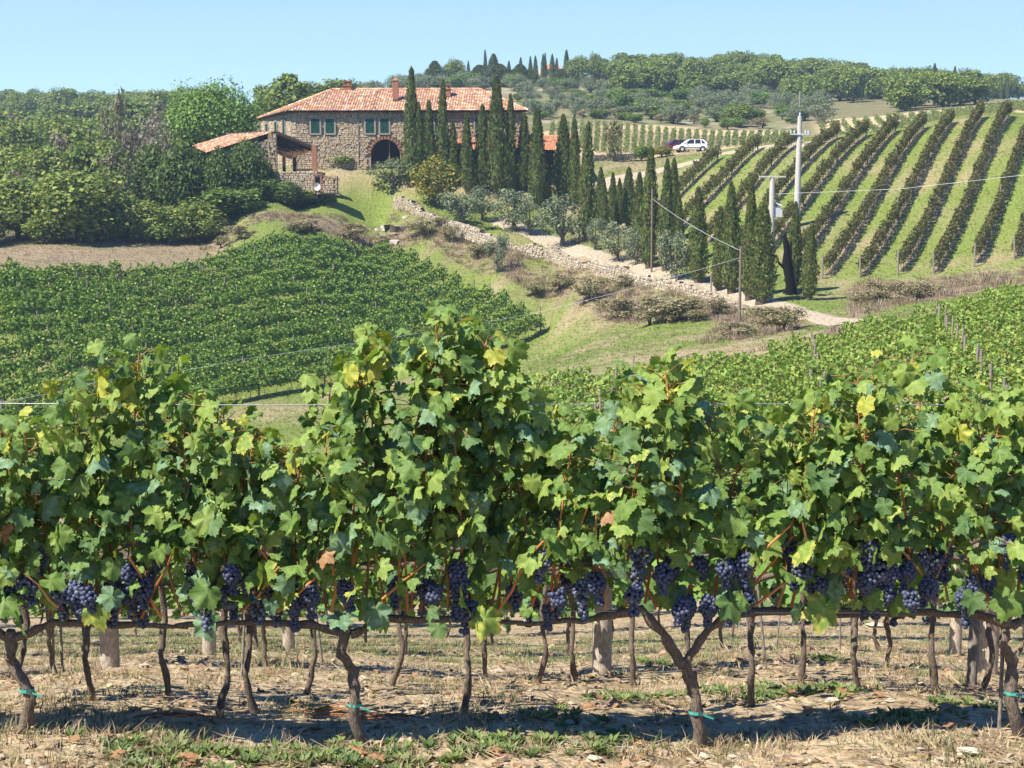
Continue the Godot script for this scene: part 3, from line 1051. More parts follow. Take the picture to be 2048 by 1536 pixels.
# rows of vines: the nearest as single plants, what goes past the limit as one mass
func lay_block(spots: Array, limit: int, called: String, label: String, group: String, kit: Array, m: Material, mass_called: String, mass_label: String) -> void:
	spots.sort_custom(func(a, b): return a[0].z > b[0].z)
	var rest := []
	rest.resize(kit.size())
	for k in kit.size():
		rest[k] = []
	for k in spots.size():
		var which := rng.randi() % kit.size()
		var turn: float = spots[k][1] + (PI if rng.randf() < 0.5 else 0.0)
		var size := rng.randf_range(0.82, 1.14)
		if k < limit:
			place_vine(called, spots[k][2] if spots[k].size() > 2 else label, group, kit[which], spots[k][0], turn, m, size)
		else:
			rest[which].append(Transform3D(Basis(Vector3.UP, turn).scaled(Vector3(1, size, 1)), spots[k][0]))
	if spots.size() > limit:
		var places := []
		for k in kit.size():
			places.append_array(rest[k])
		many(mass_called, mass_label, "grapevines", joined(kit[0], Color(0.34, 0.295, 0.25)), m, places)

func post(called: String, label: String, group: String, at: Vector3, high: float, thick: float, m: Material, lean := 0.03) -> void:
	var s := Shape.new()
	var l := Vector3(rng.randf_range(-lean, lean), 0, rng.randf_range(-lean, lean)) * high
	s.tube([Vector3(0, -0.25, 0), Vector3(0, high * 0.4, 0) + l * 0.4, Vector3(0, high - thick * 0.15, 0) + l, Vector3(0, high, 0) + l], [thick, thick * 0.98, thick * 0.95, thick * 0.8], 9, Color.WHITE, 0.04, rng)
	single(called, label, "post", s.done(), m, Transform3D(Basis(), at), group)

const NTH := ["first", "second", "third", "fourth", "fifth", "sixth", "seventh", "eighth", "ninth", "tenth", "eleventh", "twelfth"]

func slope_vines() -> void:
	var near_kit := make_vine_kit([Color(0.163, 0.27, 0.0495), Color(0.225, 0.324, 0.055), Color(0.112, 0.192, 0.044), Color(0.275, 0.348, 0.066), Color(0.163, 0.264, 0.121)], 4, 250, 0.3, 1.12, 0.115, 0.44, true, 0.2, true)
	for k in near_kit.size():
		near_kit[k][0] = close_foliage([Color(0.125, 0.215, 0.045), Color(0.17, 0.27, 0.05), Color(0.08, 0.15, 0.035), Color(0.20, 0.29, 0.06), Color(0.12, 0.21, 0.08)], 300, 0.32, 1.12)
		near_kit[k][1] = slim_stem(0.44)
	var kit := make_vine_kit([Color(0.169, 0.276, 0.0495), Color(0.25, 0.342, 0.0605), Color(0.125, 0.21, 0.044), Color(0.312, 0.36, 0.077), Color(0.213, 0.312, 0.055)], 5, 260, 0.36, 1.12, 0.105, 0.44, true, 0.24)
	var near_spots := []
	var spots := []
	for k in range(1, 27):
		var d := ROW + 2.6 * k
		var half := 0.345 * d + 1.2
		var x := -half + fmod(k * 0.37, 1.06)
		while x < half:
			var px := 1024.0 + x / d * FOCAL
			if d < far_edge(px) and (d < 21.0 or (px > 830.0 and d > 21.0)):
				var at := G(x, d + rng.randf_range(-0.06, 0.06))
				var turn := rng.randf_range(-0.05, 0.05)
				if k < 5:
					near_spots.append([at, turn])
				else:
					spots.append([at, turn])
			x += 1.06 * rng.randf_range(0.95, 1.05)
	lay_block(near_spots, 300, "grape_vine", "leafy vine with grapes in the rows behind the near row", "vines behind the near row", near_kit, M.leafage, "vines", "")
	lay_block(spots, 250, "slope_vine", "yellow green vine in the dense slope vineyard before the dirt road", "vines on the slope before the dirt road", kit, M.leafage, "vineyard_mass", "far rows of yellow green vines before the dirt road")
	# a short run of slim vines set close behind the near row
	for a in [[35, 1420], [175, 1400], [320, 1388], [468, 1434], [492, 1428], [640, 1390], [815, 1372], [940, 1426], [1098, 1368], [1140, 1362], [1260, 1372], [1500, 1412], [1605, 1372], [1700, 1380], [1850, 1390], [1985, 1392]]:
		var at := ground_at(a[0], a[1], 4.9, 12.0)
		var sv := thing("grape_vine", "slim crooked vine standing close behind the near row", "grapevine", at, "slim vines behind the near row", rng.randf_range(-0.1, 0.1))
		part(sv, "trunk", slim_stem(rng.randf_range(0.5, 0.56)), M.bark)
		part(sv, "foliage", close_foliage([Color(0.125, 0.215, 0.045), Color(0.17, 0.27, 0.05), Color(0.08, 0.15, 0.035)], 34, 0.5, 0.95), M.leafage)
	# round wooden posts of the rows just behind
	for a in [[190, 1385, 1180, 17], [1210, 1357, 1150, 16], [2010, 1370, 1150, 15]]:
		var x := bearing(a[0], 7.3)
		post("wooden_post", "thick weathered round post standing in the second row of vines", "posts of the second row", G(x, 7.36), 0.66 + rng.randf() * 0.08, 0.05, M.post)
	for a in [397, 1940, 562]:
		var d := 8.6 if a == 397 else 9.9
		post("wooden_post", "slim weathered round post standing behind the second row", "posts of the third row", G(bearing(a, d), d + 0.06), 0.85, 0.042, M.post)
	post("wooden_post", "grey post top showing between leaves beside the twisted vine", "", G(bearing(1968, 6.0), 6.0), P(1968, 872, 6.0).y - H(bearing(1968, 6.0), 6.0), 0.022, M.grey_post)
	for line in [[1.1, 35.0, 0.15], [7.3, 35.0, 0.19], [12.2, 38.0, 0.23], [-3.2, 35.0, 0.1]]:
		for k in range(9, 26):
			var d: float = ROW + 2.6 * k
			var x: float = line[0] + (d - line[1]) * line[2] + rng.randf_range(-0.15, 0.15)
			var px := 1024.0 + x / d * FOCAL
			if d < far_edge(px) and px > 860 and px < 2090:
				post("trellis_post", "grey trellis post sticking out of the slope vineyard canopy", "trellis posts of the slope vineyard", G(x, d), rng.randf_range(1.28, 1.5), 0.04, M.pale_post, 0.06)
	# thin canes that hold young stems in the rows behind
	for a in [[480, 6.6], [85, 7.3], [100, 7.35], [1500, 7.2], [1528, 7.1], [620, 8.0], [1575, 9.8], [495, 6.7], [2030, 4.75], [1695, 9.8]]:
		var x: float = bearing(a[0], a[1])
		var s := Shape.new()
		var l := rng.randf_range(-0.08, 0.08)
		s.tube([Vector3(-l, -0.1, 0), Vector3(l, 0.85, 0.02)], [0.007, 0.006], 6, Color.WHITE)
		single("stake", "thin grey cane stake holding a vine stem", "stake", s.done(), M.grey_post, Transform3D(Basis(), G(x, a[1])), "cane stakes among the vines")

func valley_vines() -> void:   # the block below the farmhouse
	var kit := make_vine_kit([Color(0.148, 0.253, 0.0424), Color(0.216, 0.338, 0.0565), Color(0.107, 0.186, 0.0367), Color(0.294, 0.389, 0.0707), Color(0.196, 0.278, 0.0495)], 7, 330, 0.55, 1.75, 0.15, 0.62, true, 0.33, false, 1.1, 0.3)
	var spots := []
	var dir := Vector2(-23.9, -27.0).normalized()
	var turn := atan2(dir.y, dir.x)   # local x along the row
	for j in 11:
		var e := Vector2(2.2, 115.0).lerp(Vector2(-12.5, 138.5), j / 11.0)
		var t := 0.4
		while t < 60.0:
			var q := e + dir * t
			var px := 1024.0 + q.x / q.y * FOCAL
			if px < -60.0:
				break
			spots.append([G(q.x, q.y), turn, "dark green trellised vine in the %s valley row up from the grassy lane" % NTH[j]])
			t += 1.1 * rng.randf_range(0.94, 1.06)
		# posts along the row
		t = 0.0
		while t < 60.0:
			var q := e + dir * t
			if 1024.0 + q.x / q.y * FOCAL < -20.0:
				break
			if t == 0.0:
				post("end_post", "grey post at the grassy lane end of a valley vine row", "end posts of the valley vineyard", G(q.x, q.y), 1.75 + (0.2 if j == 0 else 0.0), 0.06, M.grey_post)
			else:
				post("trellis_post", "grey post among the dark green valley vines", "trellis posts of the valley vineyard", G(q.x, q.y), rng.randf_range(1.8, 2.05), 0.06, M.grey_post)
			t += 5.5
	lay_block(spots, 300, "valley_vine", "dark green trellised vine in the block below the farmhouse", "vines of the valley vineyard", kit, M.leafage, "valley_vineyard_mass", "far rows of dark green vines below the farmhouse")

func hill_vines() -> void:
	var kit := make_vine_kit([Color(0.123, 0.143, 0.0396), Color(0.148, 0.131, 0.0495), Color(0.172, 0.0899, 0.0605), Color(0.161, 0.185, 0.0462), Color(0.191, 0.174, 0.0572), Color(0.0924, 0.106, 0.033), Color(0.136, 0.159, 0.044)], 6, 240, 0.58, 1.5, 0.15, 0.6, false, 0.23)
	var dir := Vector2(16.5, 36.0).normalized()
	var turn := atan2(dir.y, dir.x)
	var spots := []
	var tops := [[1430, 152, 131], [1510, 152, 127], [1590, 151, 123], [1666, 150, 119], [1723, 149, 115], [1781, 148, 112], [1836, 147, 110], [1891, 146, 109.5], [1949, 146, 109], [2004, 146, 108.5], [2062, 146, 109], [2120, 146, 109.5]]
	for r in tops:
		var nth: String = NTH[tops.find(r)]
		var e := Vector2(bearing(r[0], r[1]), r[1])
		var long: float = (r[1] - r[2]) / dir.y
		var line := []
		var t := 0.0
		while t <= long:
			var q := e - dir * t
			line.append(G(q.x, q.y))
			if 1024.0 + q.x / q.y * FOCAL < 2110.0:
				spots.append([G(q.x, q.y), turn, "reddish brown and green vine in the %s hillside row from the parked cars" % nth])
			t += 1.0
		strip("soil_strip", line, 0.34, M.pale_soil, 0.04, 0.25)
		for t2 in [0.0, long * 0.33, long * 0.66, long + 0.5]:
			var q: Vector2 = e - dir * t2
			if 1024.0 + q.x / q.y * FOCAL < 2080.0:
				var last: bool = t2 > long
				post("end_post" if last else "trellis_post", "pale grey post at the foot of a hillside vine row" if last else "grey post inside a reddish hillside vine row", "foot posts of the hillside rows" if last else "trellis posts of the hillside rows", G(q.x, q.y), 1.75, 0.07, M.grey_post if not last else M.pale_post)
	lay_block(spots, 300, "hillside_vine", "reddish brown and green vine in a long hillside row", "vines of the hillside rows", kit, M.leafage, "hillside_vineyard_mass", "upper ends of the reddish hillside vine rows")

func far_fields() -> void:
	var colors := [Color(0.15, 0.20, 0.05), Color(0.12, 0.15, 0.045), Color(0.19, 0.21, 0.07), Color(0.10, 0.13, 0.04)]
	for f in 2:
		for k in (32 if f == 0 else 18):
			var a := Vector2(bearing(1100 + k * 15, 178), 178) if f == 0 else Vector2(bearing(1655 + k * 24, 186), 186)
			var b := Vector2(bearing(1105 + k * 14.5, 226), 226 - k * 0.3) if f == 0 else Vector2(bearing(1632 + k * 22, 238), 238)
			if f == 0 and k > 20:
				a = a.lerp(b, 0.25)
			var s := Shape.new()
			for q in 900:
				var t := rng.randf()
				var p := a.lerp(b, t)
				var at := G(p.x + rng.randf_range(-0.25, 0.25), p.y, rng.randf_range(0.2, 1.05))
				add_leaf(s, at, Vector3(rng.randf_range(-1, 1), 0.6, 0.6), rng.randf_range(0.14, 0.3), pick(colors))
			var vr := thing("vine_row", "thin green vine row in the straw coloured field behind the cars" if f == 0 else "thin vine row in the pale field above the hillside vineyard", "vine row", Vector3.ZERO, "rows of the field behind the cars" if f == 0 else "rows of the pale upper field")
			part(vr, "foliage", s.done(), M.leafage)

# ------------------------------------------------------------------ trees
var crowns := {}
var stems := {}

func make_tree_kit() -> void:
	var oak := [Color(0.149, 0.207, 0.0408), Color(0.204, 0.259, 0.046), Color(0.115, 0.17, 0.034), Color(0.24, 0.283, 0.0511)]
	crowns.oak = [crown(oak, 26, 150, 0.06), crown(oak, 30, 130, 0.06), crown(oak, 22, 170, 0.062)]
	var warm := [Color(0.209, 0.264, 0.0546), Color(0.176, 0.235, 0.0491), Color(0.126, 0.179, 0.0393), Color(0.264, 0.292, 0.0655)]
	crowns.warm_oak = [crown(warm, 30, 170, 0.046), crown(warm, 26, 190, 0.046), crown(warm, 34, 150, 0.046)]
	crowns.bush = [crown([Color(0.144, 0.223, 0.043), Color(0.216, 0.303, 0.0515), Color(0.108, 0.167, 0.0378)], 24, 140, 0.055, 0.6), crown([Color(0.18, 0.268, 0.0515), Color(0.133, 0.201, 0.0482)], 20, 150, 0.055, 0.6)]
	crowns.ivy = [crown([Color(0.0595, 0.103, 0.0216), Color(0.0893, 0.14, 0.0265), Color(0.12, 0.162, 0.036)], 40, 150, 0.045)]
	crowns.olive = [crown([Color(0.22, 0.252, 0.148), Color(0.163, 0.195, 0.109), Color(0.277, 0.308, 0.203), Color(0.13, 0.163, 0.0858)], 18, 130, 0.042, 0.0, 0.3), crown([Color(0.203, 0.244, 0.14), Color(0.155, 0.187, 0.101), Color(0.26, 0.293, 0.187)], 16, 150, 0.042, 0.0, 0.3), crown([Color(0.227, 0.26, 0.156), Color(0.163, 0.203, 0.109)], 20, 110, 0.042, 0.0, 0.3)]
	crowns.pine = [crown([Color(0.16, 0.27, 0.045), Color(0.20, 0.32, 0.055), Color(0.12, 0.20, 0.038)], 110, 160, 0.026, 0.5)]
	crowns.bare = [crown([Color(0.238, 0.196, 0.163), Color(0.182, 0.149, 0.117), Color(0.21, 0.203, 0.117)], 20, 55, 0.05, 0.0, 0.6), crown([Color(0.224, 0.189, 0.143), Color(0.168, 0.162, 0.078)], 18, 60, 0.05, 0.0, 0.6)]
	crowns.golden = [crown([Color(0.286, 0.26, 0.042), Color(0.195, 0.221, 0.042), Color(0.364, 0.286, 0.048), Color(0.13, 0.169, 0.036)], 24, 150, 0.045, 0.3, 0.2)]
	crowns.cedar = [crown([Color(0.0672, 0.115, 0.0546), Color(0.101, 0.147, 0.0683)], 26, 130, 0.06), crown([Color(0.0784, 0.126, 0.0683), Color(0.112, 0.168, 0.0878)], 24, 130, 0.06)]
	crowns.sparse = [crown([Color(0.16, 0.16, 0.06), Color(0.2, 0.15, 0.06), Color(0.12, 0.14, 0.05)], 14, 70, 0.05, 0.0, 0.5)]
	var cyp := [Color(0.113, 0.166, 0.0414), Color(0.149, 0.202, 0.0478), Color(0.0765, 0.12, 0.0331), Color(0.189, 0.235, 0.0598), Color(0.135, 0.152, 0.0506), Color(0.153, 0.12, 0.0552)]
	crowns.cypress = []
	for k in 6:
		crowns.cypress.append(cypress_crown(cyp, 2600, k * 0.02))
	var brown := Color(0.10, 0.08, 0.06)
	for k in crowns:
		stems[k] = [trunk_and_limbs(5, 0.035, brown), trunk_and_limbs(6, 0.03, brown)]
	stems.olive = [trunk_and_limbs(4, 0.045, Color(0.15, 0.13, 0.11), 0.18), trunk_and_limbs(5, 0.04, Color(0.15, 0.13, 0.11), 0.16)]
	stems.bare = [trunk_and_limbs(14, 0.02, Color(0.17, 0.15, 0.13), 0.25, 0.45)]
	stems.sparse = [trunk_and_limbs(6, 0.02, Color(0.22, 0.2, 0.17), 0.55, 0.3)]
	var s := Shape.new()
	s.tube([Vector3(0, -0.03, 0), Vector3(0, 0.12, 0), Vector3(0, 0.5, 0)], [0.2, 0.16, 0.05], 7, brown, 0.1, rng)
	stems.cypress = [s.done()]

func tree(kind: String, called: String, label: String, category: String, group: String, at: Vector3, wide: float, high: float) -> Node3D:
	var o := thing(called, label, category, at, group, rng.randf() * TAU)
	var t := Transform3D(Basis().scaled(Vector3(wide, high, wide)), Vector3.ZERO)
	part(o, "trunk", stems[kind][rng.randi() % stems[kind].size()], M.wood, t)
	part(o, "crown", crowns[kind][rng.randi() % crowns[kind].size()], M.leafage, t)
	return o

# a tree that stands a given way off, its top on a given sight line
func tree_seen(kind: String, called: String, label: String, category: String, group: String, px: float, d: float, top: float, wide_px: float) -> Node3D:
	var at := G(bearing(px, d), d)
	var high := maxf(1.2, P(px, top, d).y - at.y)
	return tree(kind, called, label, category, group, at, wide_px / FOCAL * d, high)

func cypresses() -> void:
	var list := [[823, 322, 136, 30], [842, 326, 205, 22], [862, 330, 203, 24], [888, 338, 160, 27], [907, 340, 240, 21], [937, 388, 228, 24], [963, 384, 210, 26], [996, 394, 153, 31], [1018, 390, 190, 28], [1045, 382, 228, 25], [1075, 418, 215, 30], [1092, 408, 330, 22], [1125, 408, 230, 31], [1151, 413, 235, 25], [1172, 482, 245, 26], [1199, 450, 335, 19], [1208, 460, 355, 19], [1226, 444, 345, 18], [1238, 448, 357, 18], [1256, 452, 335, 25], [1276, 503, 345, 27], [1297, 537, 295, 28], [1330, 542, 320, 31], [1346, 485, 318, 26], [1358, 522, 390, 17], [1396, 566, 375, 35], [1437, 582, 415, 25], [1463, 588, 365, 31], [1497, 602, 360, 31], [1522, 610, 410, 42], [1586, 582, 405, 30], [1617, 600, 450, 29]]
	var labels := {0: "tallest dark cypress beside the farmhouse, its tip above the roof ridge", 7: "very tall cypress in front of the orange roofed annex", 29: "broad cypress beside the concrete pole with the crossbar at the road bend", 30: "slender cypress growing out behind the charred black trunk", 31: "last short cypress of the avenue, next to the charred black trunk"}
	for k in list.size():
		var c: Array = list[k]
		var at := ground_at(c[0], c[1], 80.0, 175.0)
		if k < 5:
			at = G(bearing(c[0], 151.5), 151.5)
		var d := -at.z
		var o := tree("cypress", "cypress_tree", labels.get(k, "slender cypress close against the farmhouse front" if k < 5 else "narrow cypress standing before the low orange roofed annex" if k < 15 else "short cypress between the olives and the upper road" if k < 21 else "dark cypress standing near the wooden pole among the olives" if k < 25 else "bushy cypress at the lower end of the avenue by the road bend"), "cypress", "cypresses of the avenue", at, c[3] / FOCAL * d * rng.randf_range(1.2, 1.5), maxf(2.0, P(c[0], c[2], d).y - at.y))
		o.rotation.x = rng.randf_range(-0.025, 0.025)
		o.rotation.z = rng.randf_range(-0.025, 0.025)
	var s := Shape.new()
	var at := ground_at(1577, 588, 80.0)
	s.tube([Vector3(0.1, -0.2, 0), Vector3(0.12, 0.5, 0), Vector3(0.02, 1.3, 0.05), Vector3(-0.12, 2.1, 0), Vector3(-0.2, 2.9, 0.05), Vector3(-0.24, 3.5, 0), Vector3(-0.3, 4.1, 0)], [0.5, 0.36, 0.33, 0.3, 0.24, 0.2, 0.05], 10, Color.WHITE, 0.3, rng)
	s.tube([Vector3(0.0, 2.4, 0), Vector3(0.06, 3.0, 0.05), Vector3(0.1, 3.6, 0)], [0.2, 0.16, 0.03], 7, Color.WHITE, 0.3, rng)
	s.tube([Vector3(-0.1, 1.6, 0), Vector3(-0.7, 2.1, 0.1), Vector3(-0.9, 2.5, 0.1)], [0.14, 0.1, 0.05], 6, Color.WHITE, 0.2, rng)
	single("charred_trunk", "charred black dead cypress trunk with a broken side branch", "dead tree", s.done(), M.charred, Transform3D(Basis(), at))

func valley_trees() -> void:
	var og := "olive trees above the dry stone wall"
	for a in [[785, 372, 95, 318, "rounded olive tree standing before the arched doorway"], [925, 452, 80, 380, "olive tree at the upper end of the dry stone wall"], [965, 440, 60, 372, og], [1028, 462, 85, 372, og], [1125, 492, 92, 392, og], [1235, 522, 66, 440, og], [1272, 530, 60, 455, og], [1350, 562, 72, 455, og], [1060, 470, 60, 400, og], [1190, 500, 40, 430, og]]:
		var at := ground_at(a[0], a[1], 80.0, 175.0)
		var d := -at.z
		tree("olive", "olive_tree", a[4] if a[4] != og else "grey green olive tree between the stone wall and the cypresses", "olive tree", og, at, a[2] / FOCAL * d * 1.15, P(a[0], a[3], d).y - at.y)
	var sh := ground_at(995, 545, 80.0)
	tree("olive", "shrub", "upright silvery shrub below the dry stone wall", "shrub", "", sh, 2.0, P(995, 462, -sh.z).y - sh.y)
	var go := ground_at(870, 412, 100.0, 175.0)
	tree("golden", "golden_bush", "golden green bush at the head of the dry stone wall", "bush", "", go, 5.0, P(870, 310, -go.z).y - go.y)
	tree_seen("golden", "golden_bush", "yellow flowering bush beside the parked cars", "bush", "", 1320, 168, 290, 55)
	tree_seen("sparse", "young_tree", "thin pale stemmed young tree before the straw field", "tree", "", 1222, 166, 232, 66)
	tree_seen("bush", "green_bush", "low bright green bush against the farmhouse wall", "bush", "", 690, 156, 318, 70)
	tree_seen("bush", "green_bush", "dark low bush on the grass beside the young tree", "bush", "", 1280, 166, 288, 40)
	tree_seen("sparse", "climbing_shrub", "leafless climbing shrub on the wall beside the arch", "shrub", "", 728, 157, 285, 42)
	# the thicket below and beside the farmhouse
	var wood := [[165, 138, 338, 215, "warm_oak"], [40, 141, 352, 170, "warm_oak"], [255, 144, 385, 130, "oak"], [310, 150, 296, 110, "ivy"], [300, 140, 400, 130, "warm_oak"], [470, 144, 372, 160, "bush"], [400, 141, 402, 130, "warm_oak"], [540, 146, 352, 100, "bush"], [620, 148, 378, 120, "bush"], [90, 160, 292, 150, "warm_oak"], [195, 164, 285, 130, "oak"], [15, 168, 280, 130, "oak"], [130, 176, 262, 110, "bare"], [240, 158, 300, 90, "bare"], [275, 160, 330, 80, "bare"], [60, 150, 330, 90, "bare"], [155, 190, 252, 120, "oak"], [245, 172, 178, 80, "bare"], [300, 186, 215, 120, "bare"], [345, 172, 232, 110, "bare"], [60, 208, 242, 120, "warm_oak"], [0, 228, 228, 120, "oak"], [120, 238, 226, 120, "warm_oak"], [200, 258, 220, 120, "oak"], [30, 250, 222, 100, "bare"], [170, 215, 240, 100, "bare"], [330, 230, 207, 110, "bare"], [280, 280, 208, 120, "oak"], [110, 137, 430, 110, "warm_oak"], [215, 139, 420, 120, "warm_oak"], [340, 139, 440, 90, "bush"], [440, 141, 440, 80, "bush"], [500, 143, 425, 80, "bush"], [-30, 137, 400, 140, "warm_oak"], [560, 150, 375, 80, "ivy"], [420, 148, 330, 70, "bush"], [480, 149, 345, 80, "ivy"]]
	for a in wood:
		var names: Array = {"warm_oak": ["oak_tree", "olive green bushy oak in the thicket above the valley vines", "oak tree", "oaks of the thicket"], "oak": ["oak_tree", "dark green oak on the wooded hillside behind the thicket", "oak tree", "oaks of the wooded hillside"], "ivy": ["ivy_thicket", "dense dark ivy covered mass beside the tiled shed", "ivy", "ivy masses by the shed"], "bush": ["green_bush", "leafy green bush on the bank below the tiled shed", "bush", "bushes below the shed"], "bare": ["bare_tree", "grey nearly leafless tree rising above the thicket", "tree", "leafless trees of the thicket"]}[a[4]]
		tree_seen(a[4], names[0], names[1], names[2], names[3], a[0], a[1], a[2], a[3])
	for a in [[505, 146.2, 283, 85], [445, 145.6, 300, 80], [530, 146.6, 330, 60], [580, 145.5, 365, 60]]:
		tree_seen("ivy", "ivy_thicket", "loose ivy and bramble climbing the shed's end wall", "ivy", "ivy on the shed wall", a[0], a[1], a[2], a[3])
	tree_seen("ivy", "ivy_thicket", "round clipped looking ivy mass before the shed roof", "ivy", "", 378, 147, 292, 112)
	tree_seen("pine", "pine_tree", "large bright green round headed pine beside the farmhouse", "pine tree", "", 435, 170, 157, 190)
	for a in [[590, 215, 152, 100], [550, 232, 172, 90], [640, 255, 168, 80], [690, 270, 160, 80]]:
		tree_seen("oak", "oak_tree", "dark oak showing above the farmhouse roof ridge", "oak tree", "oaks behind the farmhouse", a[0], a[1], a[2], a[3])

func far_trees() -> void:
	# wooded hillside going back
	for k in 90:
		var d := lerpf(215.0, 560.0, pow(rng.randf(), 0.8))
		var px := rng.randf_range(-60, 440)
		tree(["oak", "warm_oak", "oak", "oak"][k % 4], "hill_tree", "distant green tree on the wooded hillside beyond the thicket", "tree", "trees of the far wooded hillside", G(bearing(px, d), d), rng.randf_range(7, 11), rng.randf_range(5.5, 8.5))
	# the wood along the ridge
	for k in 170:
		var px := rng.randf_range(1185, 2090)
		var d := rng.randf_range(355, 450)
		if px > 1900 and d < 385:
			continue
		tree(["oak", "oak", "warm_oak"][k % 3], "ridge_tree", "green oak in the wood along the ridge", "oak tree", "oaks of the ridge wood", G(bearing(px, d), d), rng.randf_range(5.5, 9.5), rng.randf_range(4.8, 7.2))
	for k in 34:
		var px := rng.randf_range(1240, 1930)
		var d := rng.randf_range(315, 350)
		tree("oak", "ridge_tree", "dark oak at the lower edge of the ridge wood", "oak tree", "oaks at the wood's lower edge", G(bearing(px, d), d), rng.randf_range(6, 9), rng.randf_range(4.5, 6.5))
	for k in 8:
		tree("oak", "oak_tree", "dark oak beside the pale upper field", "oak tree", "oaks beside the upper field", G(bearing(1760 + k * 24, 280), 275 + rng.randf_range(-12, 12)), 7.5, rng.randf_range(4.5, 6.5))
	# olives and scrub on the open slope
	for k in 150:
		var px := rng.randf_range(880, 1640)
		var d := rng.randf_range(245, 345)
		if px < 1040 and d < 330:
			d = rng.randf_range(330, 372)
		tree("olive" if k % 4 else "bush", "slope_olive" if k % 4 else "slope_bush", "small grey olive on the open slope below the ridge" if k % 4 else "green scrub bush on the open slope below the ridge", "olive tree" if k % 4 else "bush", "olives of the open slope" if k % 4 else "scrub of the open slope", G(bearing(px, d), d), rng.randf_range(3.0, 6.0), rng.randf_range(2.0, 4.0))
	for k in 80:
		var px := rng.randf_range(1020, 1640)
		var d := rng.randf_range(236, 350)
		tree("heath" if k % 3 else "bush", "slope_bush", "low brownish scrub bush on the open slope below the ridge" if k % 3 else "green scrub bush on the open slope below the ridge", "bush", "scrub of the open slope", G(bearing(px, d), d), rng.randf_range(2.0, 4.5), rng.randf_range(1.0, 2.0))
	for k in 26:
		var px := rng.randf_range(690, 900)
		var d := rng.randf_range(330, 400)
		tree("olive", "slope_olive", "small grey olive on the skyline behind the farmhouse roof", "olive tree", "olives behind the farmhouse", G(bearing(px, d), d), rng.randf_range(5, 7), rng.randf_range(3.5, 4.5))
	tree_seen("bush", "slope_bush", "bright yellow green bush above the straw field", "bush", "", 1405, 242, 235, 26)
	tree_seen("oak", "oak_tree", "round dark tree alone at the top of the straw field", "oak tree", "", 1470, 245, 205, 56)
	# the villa hill: cypresses and cedars
	for a in [[971, 100, 9], [938, 122, 8], [1070, 112, 10], [1085, 108, 9], [1089, 106, 8], [1103, 108, 10], [1112, 116, 8], [1131, 100, 13], [1041, 115, 10], [1060, 113, 9], [1018, 122, 10], [1855, 127, 13], [1895, 133, 12], [2044, 126, 10], [2000, 150, 6], [1988, 152, 6], [146, 186, 8]]:
		tree_seen("cypress", "cypress_tree", "distant narrow cypress on the skyline", "cypress", "cypresses of the skyline", a[0], 366, a[1], a[2] * 1.3)
	for a in [[872, 122, 44], [988, 108, 30], [960, 130, 50], [1000, 128, 50], [1040, 128, 46], [1120, 138, 40], [1252, 135, 34], [1880, 150, 60], [885, 140, 50], [935, 145, 44], [975, 138, 56], [1022, 140, 60], [1060, 140, 44], [1010, 160, 50], [945, 165, 40]]:
		tree_seen("cedar" if int(a[0]) % 2 else "cypress", "cedar_tree", "dark bluish conifer on the ridge near the hilltop house", "conifer", "conifers of the ridge", a[0], 352, a[1], a[2] * 1.15)
	for a in [[912, 118, 50], [1160, 112, 60], [1188, 105, 30], [1095, 160, 60], [1150, 150, 50], [1215, 165, 50], [1060, 175, 40], [1290, 180, 50], [1350, 195, 50]]:
		tree_seen("warm_oak", "oak_tree", "brownish green tree on the ridge skyline", "oak tree", "brownish trees of the ridge", a[0], 358, a[1], a[2])

# ------------------------------------------------------------------ masonry
const HOUSE_TURN := -0.03
var stone_shapes := []
var stone_coats := []

func rough_block(rough: float) -> ArrayMesh:
	var s := Shape.new()
	var p := []
	for z in [-0.5, 0.5]:
		for xy in [[-1, -1], [0.05, -1], [1, -1], [1, 1], [-0.1, 1], [-1, 1]]:
			var q := 0.5 - (0.07 if z > 0 else 0.0)
			p.append(Vector3(xy[0] * q + rng.randf_range(-rough, rough), xy[1] * q + rng.randf_range(-rough, rough), z + (rng.randf_range(-0.2, 0.1) if z > 0 else 0.0)))
	var mid := Vector3(rng.randf_range(-0.1, 0.1), rng.randf_range(-0.1, 0.1), 0.58)
	for e in 6:
		var f := (e + 1) % 6
		s.quad(p[e], p[e + 6], p[f + 6], p[f], Color.WHITE)
		s.tri(p[e + 6], mid, p[f + 6], Color.WHITE)
	return s.done()

func make_masonry_kit() -> void:
	for k in 8:
		stone_shapes.append(rough_block(0.08))
	var tones := [Color(0.545, 0.424, 0.278), Color(0.482, 0.39, 0.265), Color(0.607, 0.485, 0.326), Color(0.426, 0.342, 0.238), Color(0.503, 0.369, 0.238), Color(0.559, 0.458, 0.332)]
	for k in tones.size():
		var m := mat("building_stone_%d" % k, lin(tones[k].r, tones[k].g, tones[k].b), 0.95)
		grained(m, M.stone_tex, Vector3(0.7, 0.7, 0.7))
		stone_coats.append(m)
	var pale := [Color(0.644, 0.554, 0.407), Color(0.54, 0.463, 0.341), Color(0.713, 0.633, 0.495), Color(0.46, 0.384, 0.275)]
	for k in pale.size():
		var m := mat("pale_stone_%d" % k, lin(pale[k].r, pale[k].g, pale[k].b), 0.95)
		grained(m, M.stone_tex, Vector3(0.7, 0.7, 0.7))
		stone_coats.append(m)

